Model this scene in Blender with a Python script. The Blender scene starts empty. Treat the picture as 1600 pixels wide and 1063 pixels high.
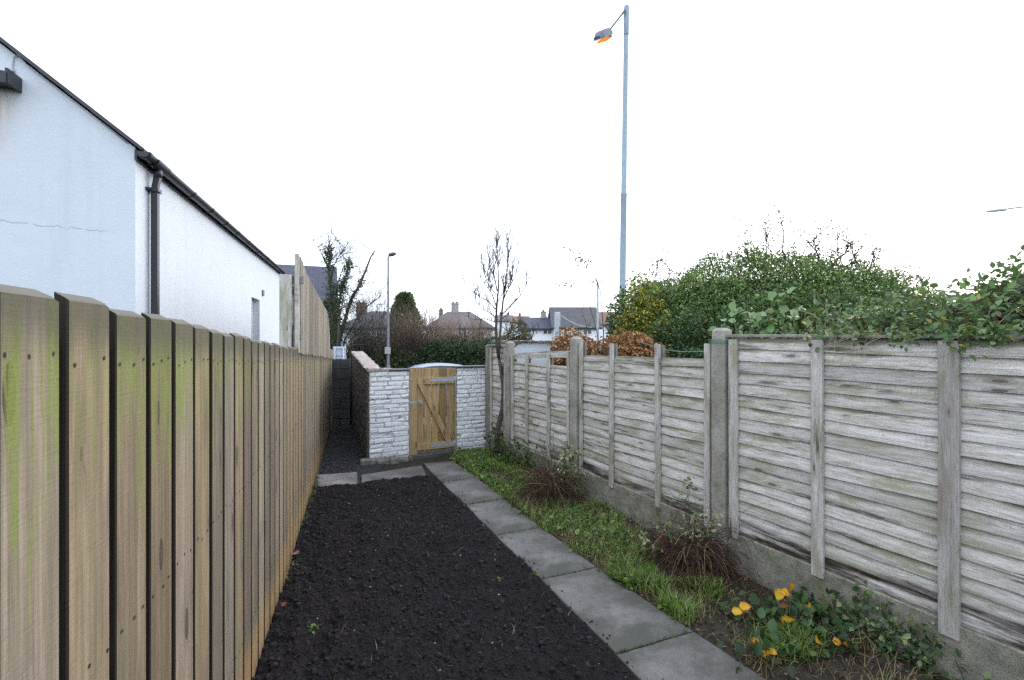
import bpy, math, random
import numpy as np
from mathutils import Vector, Matrix, noise as mn
R = math.radians
random.seed(7)
rng = np.random.default_rng(11)
sc = bpy.context.scene
COL = sc.collection
F = 755.6; CX = 800.0; CY = 531.5; H = 1.87

def at(px, py, d):
    """a point at distance d seen along a sight line of the survey"""
    return Vector(((px - CX) / F * d, d, H - (py - CY) / F * d))

# ------------------------------------------------------------------ tagging
def link(o, parent=None):
    COL.objects.link(o)
    if parent is not None:
        o.parent = parent
    return o

def tag(o, label=None, cat=None, group=None, kind=None):
    if label: o['label'] = label
    if cat: o['category'] = cat
    if group: o['group'] = group
    if kind: o['kind'] = kind
    return o

def empty(name, loc=(0, 0, 0), rz=0.0):
    o = bpy.data.objects.new(name, None)
    o.empty_display_size = 0.1
    o.location = loc
    o.rotation_euler = (0, 0, rz)
    return link(o)

# ------------------------------------------------------------------ mesh builder
class MB:
    def __init__(s):
        s.v = []; s.f = []; s.m = []; s.sm = []
    def add(s, vs, fs, mi=0, smooth=False):
        b = len(s.v)
        s.v += [tuple(p) for p in vs]
        for f in fs:
            s.f.append(tuple(b + i for i in f)); s.m.append(mi); s.sm.append(smooth)
        return b
    def hexa(s, p, mi=0):
        """8 points: bottom ring 0-3, top ring 4-7 (counter-clockwise from above)"""
        s.add(p, [(3, 2, 1, 0), (4, 5, 6, 7), (0, 1, 5, 4), (1, 2, 6, 5), (2, 3, 7, 6), (3, 0, 4, 7)], mi)
    def box(s, x0, x1, y0, y1, z0, z1, mi=0, jit=0.0):
        p = [(x0, y0, z0), (x1, y0, z0), (x1, y1, z0), (x0, y1, z0), (x0, y0, z1), (x1, y0, z1), (x1, y1, z1), (x0, y1, z1)]
        if jit:
            p = [tuple(c + random.uniform(-jit, jit) for c in q) for q in p]
        s.hexa(p, mi)
    def cbox(s, x0, x1, y0, y1, z0, z1, c=0.004, mi=0, jit=0.0):
        """box with chamfered vertical and front edges"""
        xs = (x0, x1); ys = (y0, y1); zs = (z0, z1)
        vs = []; idx = {}
        for i in (0, 1):
            for j in (0, 1):
                for k in (0, 1):
                    jx, jy, jz = [random.uniform(-jit, jit) for _ in range(3)]
                    for a in range(3):
                        dx = c * (1 - 2 * i) if a != 0 else 0
                        dy = c * (1 - 2 * j) if a != 1 else 0
                        dz = c * (1 - 2 * k) if a != 2 else 0
                        idx[(i, j, k, a)] = len(vs)
                        vs.append((xs[i] + dx + jx, ys[j] + dy + jy, zs[k] + dz + jz))
        I = lambda i, j, k, a: idx[(i, j, k, a)]
        fs = []
        for i in (0, 1):
            q = [I(i, 0, 0, 0), I(i, 1, 0, 0), I(i, 1, 1, 0), I(i, 0, 1, 0)]
            fs.append(q if i else q[::-1])
            q = [I(0, i, 0, 1), I(1, i, 0, 1), I(1, i, 1, 1), I(0, i, 1, 1)]
            fs.append(q[::-1] if i else q)
            q = [I(0, 0, i, 2), I(1, 0, i, 2), I(1, 1, i, 2), I(0, 1, i, 2)]
            fs.append(q if i else q[::-1])
        for i in (0, 1):
            for j in (0, 1):
                fs.append([I(i, j, 0, 0), I(i, j, 1, 0), I(i, j, 1, 1), I(i, j, 0, 1)])
                fs.append([I(i, 0, j, 0), I(i, 1, j, 0), I(i, 1, j, 2), I(i, 0, j, 2)])
                fs.append([I(0, i, j, 1), I(1, i, j, 1), I(1, i, j, 2), I(0, i, j, 2)])
                for k in (0, 1):
                    fs.append([I(i, j, k, 0), I(i, j, k, 1), I(i, j, k, 2)])
        s.add(vs, fs, mi)
    def tube(s, pts, rad, n=6, mi=0, cap=True, smooth=True):
        pts = [Vector(p) for p in pts]
        if not hasattr(rad, '__len__'): rad = [rad] * len(pts)
        vs = []; fs = []
        up = None
        for i, p in enumerate(pts):
            d = (pts[min(i + 1, len(pts) - 1)] - pts[max(i - 1, 0)])
            if d.length < 1e-9: d = Vector((0, 0, 1))
            d.normalize()
            if up is None:
                up = d.orthogonal().normalized()
            else:
                up = (up - d * up.dot(d))
                up = up.normalized() if up.length > 1e-6 else d.orthogonal().normalized()
            w = d.cross(up)
            for k in range(n):
                a = 2 * math.pi * k / n
                vs.append(p + (up * math.cos(a) + w * math.sin(a)) * rad[i])
        for i in range(len(pts) - 1):
            for k in range(n):
                a = i * n + k; b = i * n + (k + 1) % n
                fs.append((a, b, b + n, a + n))
        if cap:
            fs.append(tuple(range(n - 1, -1, -1)))
            fs.append(tuple(range((len(pts) - 1) * n, len(pts) * n)))
        s.add(vs, fs, mi, smooth)
    def build(s, name, mats, parent=None, loc=None, rz=None, autosmooth=False):
        me = bpy.data.meshes.new(name)
        me.from_pydata(s.v, [], s.f)
        if not isinstance(mats, (list, tuple)): mats = [mats]
        for m in mats: me.materials.append(m)
        me.polygons.foreach_set('material_index', s.m)
        me.polygons.foreach_set('use_smooth', s.sm)
        me.update()
        o = bpy.data.objects.new(name, me)
        if loc is not None: o.location = loc
        if rz is not None: o.rotation_euler = (0, 0, rz)
        return link(o, parent)

def recalc(o):
    import bmesh
    bm = bmesh.new(); bm.from_mesh(o.data)
    bmesh.ops.recalc_face_normals(bm, faces=bm.faces[:])
    bm.to_mesh(o.data); bm.free(); o.data.update()
    return o

def np_mesh(name, V, FQ, nv, mat, parent=None, cols=None):
    """V (n,3), FQ (m,nv) uniform faces"""
    me = bpy.data.meshes.new(name)
    me.vertices.add(len(V)); me.vertices.foreach_set('co', np.ascontiguousarray(V, dtype=np.float32).ravel())
    me.loops.add(len(FQ) * nv); me.loops.foreach_set('vertex_index', np.ascontiguousarray(FQ, dtype=np.int32).ravel())
    me.polygons.add(len(FQ)); me.polygons.foreach_set('loop_start', np.arange(0, len(FQ) * nv, nv, dtype=np.int32))
    me.update(calc_edges=True)
    if cols is not None:
        a = me.color_attributes.new('Col', 'FLOAT_COLOR', 'POINT')
        c = np.ones((len(V), 4), dtype=np.float32); c[:, :3] = cols
        a.data.foreach_set('color', c.ravel())
    me.materials.append(mat)
    o = bpy.data.objects.new(name, me)
    return link(o, parent)

def unit(a):
    return a / np.maximum(np.linalg.norm(a, axis=1, keepdims=True), 1e-9)

def leaf_cols(n, pal, wts=None, jit=0.25):
    pal = np.array(pal, dtype=float)
    w = np.array(wts, dtype=float) / np.sum(wts) if wts is not None else None
    c = pal[rng.choice(len(pal), n, p=w)]
    return c * (1 + rng.uniform(-jit, jit, (n, 1))) * (1 + rng.uniform(-jit * .3, jit * .3, (n, 3)))

def leaves(name, P, size, mat, cols, parent=None, out=None, aspect=0.45, outw=0.8, droop=0.0, fold=0.25):
    """leaf-shaped blades (two folded halves each) at points P"""
    n = len(P)
    size = (np.ones(n) * size) * rng.uniform(.65, 1.25, n)
    d = rng.normal(size=(n, 3))
    nn = rng.normal(size=(n, 3))
    if out is not None:
        nn = nn * .55 + out * outw
        d = d + out * .3
    d[:, 2] -= droop
    nn[:, 2] += .35
    d = unit(d); nn = unit(nn - d * np.sum(nn * d, 1, keepdims=True))
    sd = np.cross(d, nn)
    s = size[:, None]; w = s * aspect * .5
    f = nn * w * fold
    v0 = P
    v1 = P + d * s * .3 + sd * w * .85 + f
    v2 = P + d * s * .65 + sd * w * .8 + f
    v3 = P + d * s - nn * s * .1
    v4 = P + d * s * .65 - sd * w * .8 + f
    v5 = P + d * s * .3 - sd * w * .85 + f
    V = np.stack([v0, v1, v2, v3, v4, v5], 1).reshape(-1, 3)
    b = np.arange(n)[:, None] * 6
    Q = np.concatenate([b + np.array([[0, 1, 2, 3]]), b + np.array([[0, 3, 4, 5]])], 1).reshape(-1, 4)
    return np_mesh(name, V, Q, 4, mat, parent, np.repeat(cols, 6, 0))

def blades(name, P, h, w, mat, cols, lean=.5, parent=None):
    n = len(P)
    h = (np.ones(n) * h) * rng.uniform(.5, 1.3, n)
    a = rng.uniform(0, 2 * np.pi, n)
    ld = np.stack([np.cos(a), np.sin(a), np.zeros(n)], 1)
    sd = np.stack([-np.sin(a), np.cos(a), np.zeros(n)], 1) * (w * rng.uniform(.6, 1.2, n))[:, None]
    ln = (rng.uniform(.1, 1, n) * lean * h)[:, None]
    up = np.array([[0, 0, 1.0]])
    hh = h[:, None]
    v0 = P - sd * .5; v1 = P + sd * .5
    v2 = P + ld * ln * .35 + up * hh * .6 + sd * .4; v3 = P + ld * ln * .35 + up * hh * .6 - sd * .4
    v4 = P + ld * ln + up * hh * .9 + sd * .06; v5 = P + ld * ln + up * hh * .9 - sd * .06
    V = np.stack([v0, v1, v2, v3, v4, v5], 1).reshape(-1, 3)
    b = np.arange(n)[:, None] * 6
    Q = np.concatenate([b + np.array([[0, 1, 2, 3]]), b + np.array([[3, 2, 4, 5]])], 1).reshape(-1, 4)
    return np_mesh(name, V, Q, 4, mat, parent, np.repeat(cols, 6, 0))

def nz(x, y, z=0.0, s=1.0):
    return mn.noise(Vector((x * s, y * s, z * s)))

# ------------------------------------------------------------------ node helper
class NT:
    def __init__(s, name):
        s.mat = bpy.data.materials.new(name); s.mat.use_nodes = True
        s.t = s.mat.node_tree
        s.bsdf = s.t.nodes['Principled BSDF']; s.out = s.t.nodes['Material Output']
        s.tc = s.t.nodes.new('ShaderNodeTexCoord')
    def set(s, inp, val):
        if isinstance(val, bpy.types.NodeSocket): s.t.links.new(val, inp)
        elif isinstance(val, (tuple, list)) and len(val) == 3 and inp.type == 'RGBA': inp.default_value = (*val, 1)
        else: inp.default_value = val
    def n(s, typ, ins=None, **at_):
        nd = s.t.nodes.new(typ)
        for k, v in at_.items(): setattr(nd, k, v)
        for k, v in (ins or {}).items(): s.set(nd.inputs[k], v)
        return nd
    def obj(s): return s.tc.outputs['Object']
    def map(s, vec, scale=(1, 1, 1), loc=(0, 0, 0)):
        return s.n('ShaderNodeMapping', {'Vector': vec, 'Scale': scale, 'Location': loc}).outputs[0]
    def noise(s, vec, scale, detail=4, rough=.6, dist=0):
        return s.n('ShaderNodeTexNoise', {'Vector': vec, 'Scale': scale, 'Detail': detail, 'Roughness': rough, 'Distortion': dist}).outputs['Fac']
    def voro(s, vec, scale, feature='F1'):
        return s.n('ShaderNodeTexVoronoi', {'Vector': vec, 'Scale': scale}, feature=feature).outputs['Distance']
    def ramp(s, fac, stops, interp='LINEAR'):
        nd = s.n('ShaderNodeValToRGB', {'Fac': fac}); cr = nd.color_ramp; cr.interpolation = interp
        while len(cr.elements) < len(stops): cr.elements.new(.5)
        for e, (p, c) in zip(cr.elements, stops):
            e.position = p
            e.color = (c, c, c, 1) if not hasattr(c, '__len__') else (*c, 1)
        return nd.outputs[0]
    def mix(s, fac, a, b, mode='MIX'):
        nd = s.n('ShaderNodeMixRGB', {'Fac': fac, 'Color1': a, 'Color2': b}, blend_type=mode); return nd.outputs[0]
    def m(s, op, a, b=0.0, clamp=False):
        nd = s.n('ShaderNodeMath', {0: a, 1: b}, operation=op); nd.use_clamp = clamp; return nd.outputs[0]
    def sm(s, v, lo, hi, t0=0.0, t1=1.0):
        return s.n('ShaderNodeMapRange', {'Value': v, 'From Min': lo, 'From Max': hi, 'To Min': t0, 'To Max': t1}, interpolation_type='SMOOTHSTEP').outputs[0]
    def xyz(s, vec):
        nd = s.n('ShaderNodeSeparateXYZ', {0: vec}); return nd.outputs
    def comb(s, x, y, z): return s.n('ShaderNodeCombineXYZ', {0: x, 1: y, 2: z}).outputs[0]
    def rnd(s): return s.n('ShaderNodeNewGeometry').outputs['Random Per Island']
    def bump(s, hgt, strength=.3, dist=.01, prev=None):
        ins = {'Height': hgt, 'Strength': strength, 'Distance': dist}
        if prev is not None: ins['Normal'] = prev
        o = s.n('ShaderNodeBump', ins).outputs[0]
        s.set(s.bsdf.inputs['Normal'], o); return o
    def base(s, c, rough=.8, spec=.3, metal=0.0):
        s.set(s.bsdf.inputs['Base Color'], c); s.set(s.bsdf.inputs['Roughness'], rough)
        s.set(s.bsdf.inputs['Specular IOR Level'], spec); s.set(s.bsdf.inputs['Metallic'], metal)
        return s.mat

def simple(name, c, rough=.7, spec=.3, metal=0.0, var=.25, scale=8.0, bump=0.0, bscale=60):
    t = NT(name); f = t.noise(t.obj(), scale, 5, .65)
    lo = tuple(x * (1 - var) for x in c); hi = tuple(min(x * (1 + var), 1) for x in c)
    t.base(t.ramp(f, [(.25, lo), (.75, hi)]), rough, spec, metal)
    if bump: t.bump(t.noise(t.obj(), bscale, 5, .6), bump, .01)
    return t.mat

def leafmat(name, rough=.45, spec=.35, trans=.25):
    t = NT(name)
    c = t.n('ShaderNodeVertexColor', layer_name='Col').outputs[0]
    t.base(c, rough, spec)
    tr = t.n('ShaderNodeBsdfTranslucent', {'Color': t.mix(.5, c, (.12, .16, .03))})
    mx = t.n('ShaderNodeMixShader', {0: trans, 1: t.bsdf.outputs[0], 2: tr.outputs[0]})
    t.t.links.new(mx.outputs[0], t.out.inputs['Surface'])
    return t.mat

# ------------------------------------------------------------------ materials
LEAF = leafmat('leaf', .42, .4, .3)
DRYLEAF = leafmat('dry_leaf', .75, .15, .15)
GRASSM = leafmat('grass_blade', .55, .25, .25)
TWIG = simple('twig_bark', (.055, .042, .034), .9, .1, var=.4, scale=30)
TWIGG = simple('grey_twig_bark', (.085, .075, .065), .9, .1, var=.4, scale=30)
TWIGB = simple('brown_twig_bark', (.32, .235, .185), .9, .1, var=.35, scale=4)
DEADST = simple('dead_stem', (.075, .042, .032), .9, .1, var=.5, scale=25)
STRAW = simple('straw_stem', (.24, .17, .10), .9, .1, var=.4, scale=20)

def m_board(name, algae=True, tint=(1, 1, 1), dark=0.0):
    """sawn softwood boards, grain along Z, each board its own tone"""
    t = NT(name); o = t.obj(); x, y, z = t.xyz(o); r = t.rnd()
    xo = t.m('ADD', x, t.m('MULTIPLY', r, 37.0)); zo = t.m('ADD', z, t.m('MULTIPLY', r, 11.0))
    v = t.comb(xo, y, zo)
    # warp the grain round knots
    kn = t.n('ShaderNodeTexVoronoi', {'Vector': t.comb(t.m('MULTIPLY', xo, 6.5), t.m('MULTIPLY', zo, 2.0), 0), 'Scale': 1.0, 'Randomness': 1.0}, feature='F1', voronoi_dimensions='2D')
    kd = kn.outputs['Distance']
    near = t.sm(kd, .0, .20, 1.0, 0.0)
    warp = t.m('MULTIPLY', near, .016)
    gx = t.m('ADD', xo, t.m('ADD', warp, t.m('MULTIPLY', t.noise(t.map(v, (3, 1, .5)), 1.2, 2, .5), .022)))
    g = t.comb(gx, y, t.m('MULTIPLY', zo, .035))
    g1 = t.noise(g, 48, 7, .72); g2 = t.noise(t.comb(gx, y, t.m('MULTIPLY', zo, .02)), 210, 4, .7)
    col = t.ramp(g1, [(.25, (.11, .078, .046)), (.43, (.24, .178, .108)), (.58, (.345, .26, .16)), (.78, (.46, .36, .235))])
    col = t.mix(t.m('MULTIPLY', t.sm(g2, .40, .68), .5), col, (.13, .095, .06))
    bs = t.n('ShaderNodeTexNoise', {'Vector': t.comb(t.m('MULTIPLY', gx, 28.0), 2.0, t.m('MULTIPLY', zo, .45)), 'Scale': 1.0, 'Detail': 4}).outputs
    col = t.mix(t.sm(bs['Fac'], .48, .62, 0, .55), col, (.18, .155, .09))
    col = t.mix(t.sm(bs['Fac'], .30, .46, .4, 0), col, (.37, .27, .205))
    sawv = t.noise(t.comb(t.m('MULTIPLY', xo, 14.0), 0, t.m('MULTIPLY', zo, 160.0)), 1, 2, .5)
    col = t.mix(t.sm(sawv, .45, .7, 0, .12), col, (.10, .08, .055))
    blot = t.noise(t.map(v, (5, 1, 1.1)), 1.6, 5, .65)
    col = t.mix(t.sm(blot, .5, .72, 0, .65), col, (.15, .125, .095))
    tone = t.n('ShaderNodeHueSaturation', {'Hue': .5, 'Saturation': t.sm(t.m('FRACT', t.m('MULTIPLY', r, 5.7)), 0, 1, .68, 1.02), 'Value': t.sm(r, 0, 1, .60, 1.10), 'Fac': 1.0, 'Color': col}).outputs[0]
    kcr = t.n('ShaderNodeSeparateColor', {0: kn.outputs['Color']}).outputs[0]
    ksp = t.m('LESS_THAN', kd, t.sm(kcr, .35, .98, .02, .105))
    col = t.mix(t.m('MULTIPLY', ksp, t.sm(kd, .0, .10, .62, .85)), tone, (.05, .034, .025))
    col = t.mix(t.m('MULTIPLY', t.m('SUBTRACT', t.sm(kd, .05, .34, 1, 0), ksp, True), .42), col, (.13, .105, .08))
    if algae:
        # weathered dark top end, green algae streaks low along the near boards, fresh timber near the soil
        top = t.m('ADD', t.m('MULTIPLY', x, .0445), z)      # height measured along the falling top
        stre = t.noise(t.comb(t.m('MULTIPLY', xo, 34.0), 0, t.m('MULTIPLY', zo, 2.2)), 1, 5, .65)
        hmask = t.sm(t.m('ADD', top, t.m('MULTIPLY', t.m('SUBTRACT', stre, .5), 2.0)), 1.58, 1.90)
        xm = t.m('MULTIPLY', t.sm(x, 1.2, 3.4, 1.0, .25), t.sm(t.m('FRACT', t.m('MULTIPLY', r, 7.3)), .0, .6, .45, 1.0))
        amask = t.m('MULTIPLY', t.m('MULTIPLY', hmask, xm), t.sm(stre, .40, .52))
        grain_green = t.mix(t.noise(o, 160, 3, .7), (.115, .14, .03), (.28, .32, .07))
        col = t.mix(t.m('MULTIPLY', amask, .8), col, grain_green)
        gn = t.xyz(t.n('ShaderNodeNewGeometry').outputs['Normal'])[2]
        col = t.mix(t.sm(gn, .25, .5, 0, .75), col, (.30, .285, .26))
        dk = t.sm(t.m('ADD', top, t.m('MULTIPLY', stre, .14)), 1.92, 2.03)
        col = t.mix(t.m('MULTIPLY', dk, .72), col, (.085, .075, .06))
        fresh = t.sm(t.m('ADD', z, t.m('MULTIPLY', t.noise(t.map(v, (6, 1, 1)), 2, 3), .5)), .42, .62, .6, 0)
        col = t.mix(fresh, col, t.mix(g1, (.30, .18, .07), (.48, .31, .13)))
        low = t.sm(t.m('ADD', z, t.m('MULTIPLY', stre, .15)), .04, .24, 1, 0)
        col = t.mix(t.m('MULTIPLY', low, .7), col, (.075, .075, .035))
    col = t.mix(1.0, col, tint, 'MULTIPLY')
    if dark: col = t.mix(dark, col, (.012, .010, .008))
    t.base(col, .82, .2)
    t.bump(t.m('ADD', g1, t.m('ADD', t.m('MULTIPLY', g2, .6), t.m('MULTIPLY', sawv, .3))), .55, .006)
    return t.mat
BOARD = m_board('sawn_fence_boards')
BOARD2 = m_board('pale_fence_boards', False, (1.12, 1.20, 1.30))
EDGE = m_board('gap_shade_boards', False, (1, 1, 1), .93)  # gap shade painted in: near-black board edges and back boards
GATEB = m_board('gate_boards', False, (1.48, 1.27, .90))
GATEW = m_board('new_gate_timber', False, (1.70, 1.46, 1.04))

def m_grey(name, dark=0.0, vertical=False):
    """silvered weathered timber with grain along X (or Z), mildew and rot"""
    t = NT(name); o = t.obj(); x, y, z = t.xyz(o); r = t.rnd()
    a, b = (z, x) if vertical else (x, z)
    ao = t.m('ADD', a, t.m('MULTIPLY', r, 23.0)); bo = t.m('ADD', b, t.m('MULTIPLY', r, 5.0))
    kd = t.n('ShaderNodeTexVoronoi', {'Vector': t.comb(t.m('MULTIPLY', ao, 2.0), t.m('MULTIPLY', bo, 8.0), 0), 'Scale': 1.0}, voronoi_dimensions='2D').outputs['Distance']
    warp = t.sm(kd, 0, .25, .014, 0)
    wob = t.m('MULTIPLY', t.noise(t.comb(t.m('MULTIPLY', ao, 2.5), bo, r), 1.2, 3), .025)
    gb = t.m('ADD', t.m('ADD', bo, warp), wob)
    g = t.comb(t.m('MULTIPLY', ao, .05), gb, y)
    g1 = t.noise(g, 60, 8, .75); g2 = t.noise(g, 260, 4, .75)
    col = t.ramp(g1, [(.22, (.235, .21, .185)), (.38, (.455, .425, .385)), (.56, (.645, .61, .565)), (.76, (.77, .745, .70))])
    col = t.mix(t.sm(g2, .46, .66, 0, .55), col, (.17, .16, .155))
    val = t.sm(r, 0, 1, .78, 1.12)
    col = t.n('ShaderNodeHueSaturation', {'Hue': .5, 'Saturation': .95, 'Value': val, 'Fac': 1.0, 'Color': col}).outputs[0]
    # mildew / algae patches and dark rot
    al = t.noise(t.comb(t.m('MULTIPLY', ao, 1.3), t.m('MULTIPLY', bo, 7.0), r), 1.6, 6, .7)
    col = t.mix(t.sm(al, .45, .64, 0, .75), col, (.29, .285, .17))
    rot = t.noise(t.comb(t.m('MULTIPLY', ao, 1.1), t.m('MULTIPLY', bo, 12.0), t.m('MULTIPLY', r, 9.0)), 1.1, 6, .7)
    col = t.mix(t.sm(rot, .55, .67, 0, .88), col, (.055, .046, .042))
    kc = t.n('ShaderNodeTexVoronoi', {'Vector': t.comb(t.m('MULTIPLY', ao, 2.0), t.m('MULTIPLY', bo, 8.0), 0), 'Scale': 1.0}, voronoi_dimensions='2D').outputs['Color']
    kr = t.n('ShaderNodeSeparateColor', {0: kc}).outputs[0]
    kz = t.sm(kr, .55, .95, 0, .07)
    col = t.mix(t.m('MULTIPLY', t.m('LESS_THAN', kd, kz), .75), col, (.06, .05, .042))
    col = t.mix(t.m('MULTIPLY', t.m('LESS_THAN', kd, t.m('MULTIPLY', kz, 2.1)), .35), col, (.12, .10, .085))
    pk_ = t.noise(t.comb(t.m('MULTIPLY', ao, .7), t.m('MULTIPLY', bo, 3.0), 4.0), 1.5, 4, .6)
    col = t.mix(t.sm(pk_, .52, .7, 0, .45), col, (.33, .27, .24))
    # vertical saw marks
    if not vertical:
        lap = t.n('ShaderNodeAttribute', attribute_name='lap').outputs['Fac']  # lap tint: green mildew plus slat overlap shade painted into the colour
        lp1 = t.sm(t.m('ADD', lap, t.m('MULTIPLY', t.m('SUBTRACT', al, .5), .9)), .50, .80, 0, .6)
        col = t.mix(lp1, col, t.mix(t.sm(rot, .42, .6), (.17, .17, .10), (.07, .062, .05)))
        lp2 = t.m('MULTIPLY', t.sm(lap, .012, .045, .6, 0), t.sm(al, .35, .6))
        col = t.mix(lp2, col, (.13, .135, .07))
        sw = t.noise(t.comb(t.m('MULTIPLY', ao, 120.0), t.m('MULTIPLY', bo, 3.0), 0), 1, 2, .5)
        swm = t.noise(t.comb(ao, t.m('MULTIPLY', bo, 8.0), 3.0), 2.3, 3)
        col = t.mix(t.m('MULTIPLY', t.sm(sw, .5, .7), t.sm(swm, .5, .65, 0, .35)), col, (.14, .13, .12))
        # damp rotten foot of each panel
        ft = t.sm(t.m('ADD', z, t.m('MULTIPLY', al, .22)), .50, .60, 1, 0)
        col = t.mix(t.m('MULTIPLY', ft, t.sm(rot, .38, .58)), col, (.04, .028, .02))
    if dark: col = t.mix(dark, col, (.06, .05, .042))
    t.base(col, .88, .15)
    t.bump(t.m('ADD', g1, t.m('MULTIPLY', g2, .8)), .55, .006)
    return t.mat
GREY = m_grey('silvered_lap_boards'); GREYV = m_grey('silvered_battens', .12, True); GREYD = m_grey('dark_old_timber', .6, True)

def m_conc(name, c0, c1, moss=.5, sc_=1.0, mosscol=(.10, .105, .045), dirt=(.05, .047, .04), agg=.5, bump=.6):
    t = NT(name); o = t.obj()
    n1 = t.noise(o, 5 * sc_, 6, .7); n2 = t.noise(o, 60 * sc_, 5, .7); n3 = t.voro(o, 130 * sc_)
    col = t.ramp(n1, [(.28, c0), (.72, c1)])
    col = t.mix(t.sm(n2, .5, .72, 0, agg), col, dirt)
    col = t.mix(t.sm(n3, .1, .35, agg * .5, 0), col, tuple(min(1, k * 1.7) for k in c1))
    ms = t.noise(o, 3.2 * sc_, 7, .72, .4)
    col = t.mix(t.sm(ms, .52, .68, 0, moss), col, mosscol)
    ds = t.noise(t.map(o, (1, 1, 1), (7, 3, 1)), 9 * sc_, 7, .75)
    col = t.mix(t.sm(ds, .58, .72, 0, .7), col, dirt)
    t.base(col, .92, .15)
    t.bump(t.m('ADD', n2, t.m('MULTIPLY', n1, .5)), bump, .008)
    return t.mat
CONC = m_conc('old_concrete', (.20, .185, .155), (.40, .375, .325), .5)
GRAVB = m_conc('mossy_gravel_board', (.12, .118, .09), (.37, .35, .28), .95, 1.6, (.13, .145, .05), agg=.85, bump=1.0)
BLOCK = m_conc('damp_concrete_block', (.045, .05, .05), (.11, .115, .115), .5, .8, (.05, .06, .04), (.02, .02, .02))
COPE = m_conc('coping_mortar', (.26, .215, .20), (.46, .40, .37), .35, 1.6)
PLINTH = m_conc('rough_plinth', (.07, .065, .058), (.28, .265, .24), .45, 2.0)
SLABM = m_conc('damp_paving_slab', (.078, .08, .077), (.125, .126, .12), .22, .9, (.07, .075, .04), (.045, .045, .042), .35, .35)
SLABP = m_conc('pinkish_paving_slab', (.20, .175, .17), (.31, .275, .265), .2, .9, (.12, .11, .09), (.10, .09, .085), .3, .35)

def m_slab(name, c0, c1):
    t = NT(name); o = t.obj()
    n1 = t.noise(o, 2.6, 6, .65); n2 = t.noise(o, 55, 5, .8); n3 = t.noise(o, 120, 3, .7)
    col = t.ramp(n1, [(.3, c0), (.7, c1)])
    col = t.mix(t.sm(n2, .5, .75, 0, .5), col, tuple(k * .35 for k in c0))
    col = t.mix(t.sm(n3, .58, .68, 0, .7), col, tuple(min(1, k * 2.2) for k in c1))
    li = t.noise(t.map(o, (1, 1, 1), (3, 9, 2)), 8, 7, .85)
    col = t.mix(t.sm(li, .60, .68, 0, .55), col, (.27, .27, .25))
    big = t.noise(t.map(o, (1, 1, 1), (8, 1, 2)), 1.7, 4, .7)
    col = t.mix(t.sm(big, .42, .62, 0, .75), col, tuple(k * f for k, f in zip(c0, (.52, .55, .46))))
    md = t.noise(t.map(o, (1, 1, 1), (1, 4, 2)), 4, 5, .7)
    col = t.mix(t.sm(md, .58, .8, 0, .6), col, (.05, .052, .038))
    t.base(col, t.sm(n1, .3, .7, .55, .85), .3)
    t.bump(t.m('ADD', n2, t.m('MULTIPLY', n3, .8)), .45, .004)
    return t.mat
SLABM = m_slab('damp_paving_slab_grit', (.10, .096, .088), (.19, .181, .168))
SLABP = m_slab('pinkish_paving_slab_grit', (.19, .165, .165), (.29, .255, .255))

def m_render(name):
    """white painted render: faint grime, a hairline crack and a rust run on the gable end"""
    t = NT(name); o = t.obj(); x, y, z = t.xyz(o)
    n1 = t.noise(o, 1.3, 5, .6); n2 = t.noise(o, 55, 5, .65)
    st = t.noise(t.comb(t.m('MULTIPLY', x, 7.0), t.m('MULTIPLY', y, 7.0), t.m('MULTIPLY', z, .5)), 1, 5, .65)
    col = t.ramp(n1, [(.3, (.56, .60, .645)), (.7, (.615, .645, .68))])
    col = t.mix(t.sm(st, .5, .75, 0, .32), col, (.44, .49, .51))
    col = t.mix(t.sm(t.noise(o, 14, 4, .7), .6, .78, 0, .12), col, (.42, .46, .47))
    wob = t.m('MULTIPLY', t.m('SUBTRACT', t.noise(t.comb(0, t.m('MULTIPLY', y, 9.0), 0), 1, 5, .7), .5), .10)
    gab = t.sm(x, .002, .01, 1, 0)
    dz = t.m('ABSOLUTE', t.m('SUBTRACT', z, t.m('ADD', t.m('ADD', 2.745, wob), t.m('MULTIPLY', y, .05))))
    ck = t.m('MULTIPLY', t.m('MULTIPLY', t.sm(dz, .0012, .0045, 1, 0), gab), t.m('MULTIPLY', t.sm(y, .08, .3), t.sm(t.noise(t.comb(0, y, 0), 12, 2), .32, .5)))
    col = t.mix(t.m('MULTIPLY', ck, .75), col, (.16, .17, .18))
    rs = t.m('MULTIPLY', t.m('MULTIPLY', gab, t.sm(y, .72, .92)), t.m('MULTIPLY', t.sm(z, 3.2, 3.68), t.sm(z, 3.74, 3.78, 1, 0)))
    rs = t.m('MULTIPLY', rs, t.sm(st, .3, .62))
    col = t.mix(t.m('MULTIPLY', rs, .8), col, (.42, .24, .07))
    # splash grime near the corner downpipe
    sp = t.m('MULTIPLY', t.sm(t.m('ABSOLUTE', t.m('SUBTRACT', x, .22)), .02, .16, 1, 0), t.sm(t.noise(t.map(o, (3, 3, 1)), 12, 5, .75), .5, .66, 0, .5))
    col = t.mix(sp, col, (.36, .40, .39))
    t.base(col, .85, .2)
    t.bump(t.m('ADD', n2, t.m('MULTIPLY', t.noise(o, 9, 4, .6), 1.5)), .4, .006)
    return t.mat
RENDER = m_render('white_painted_render')

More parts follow.
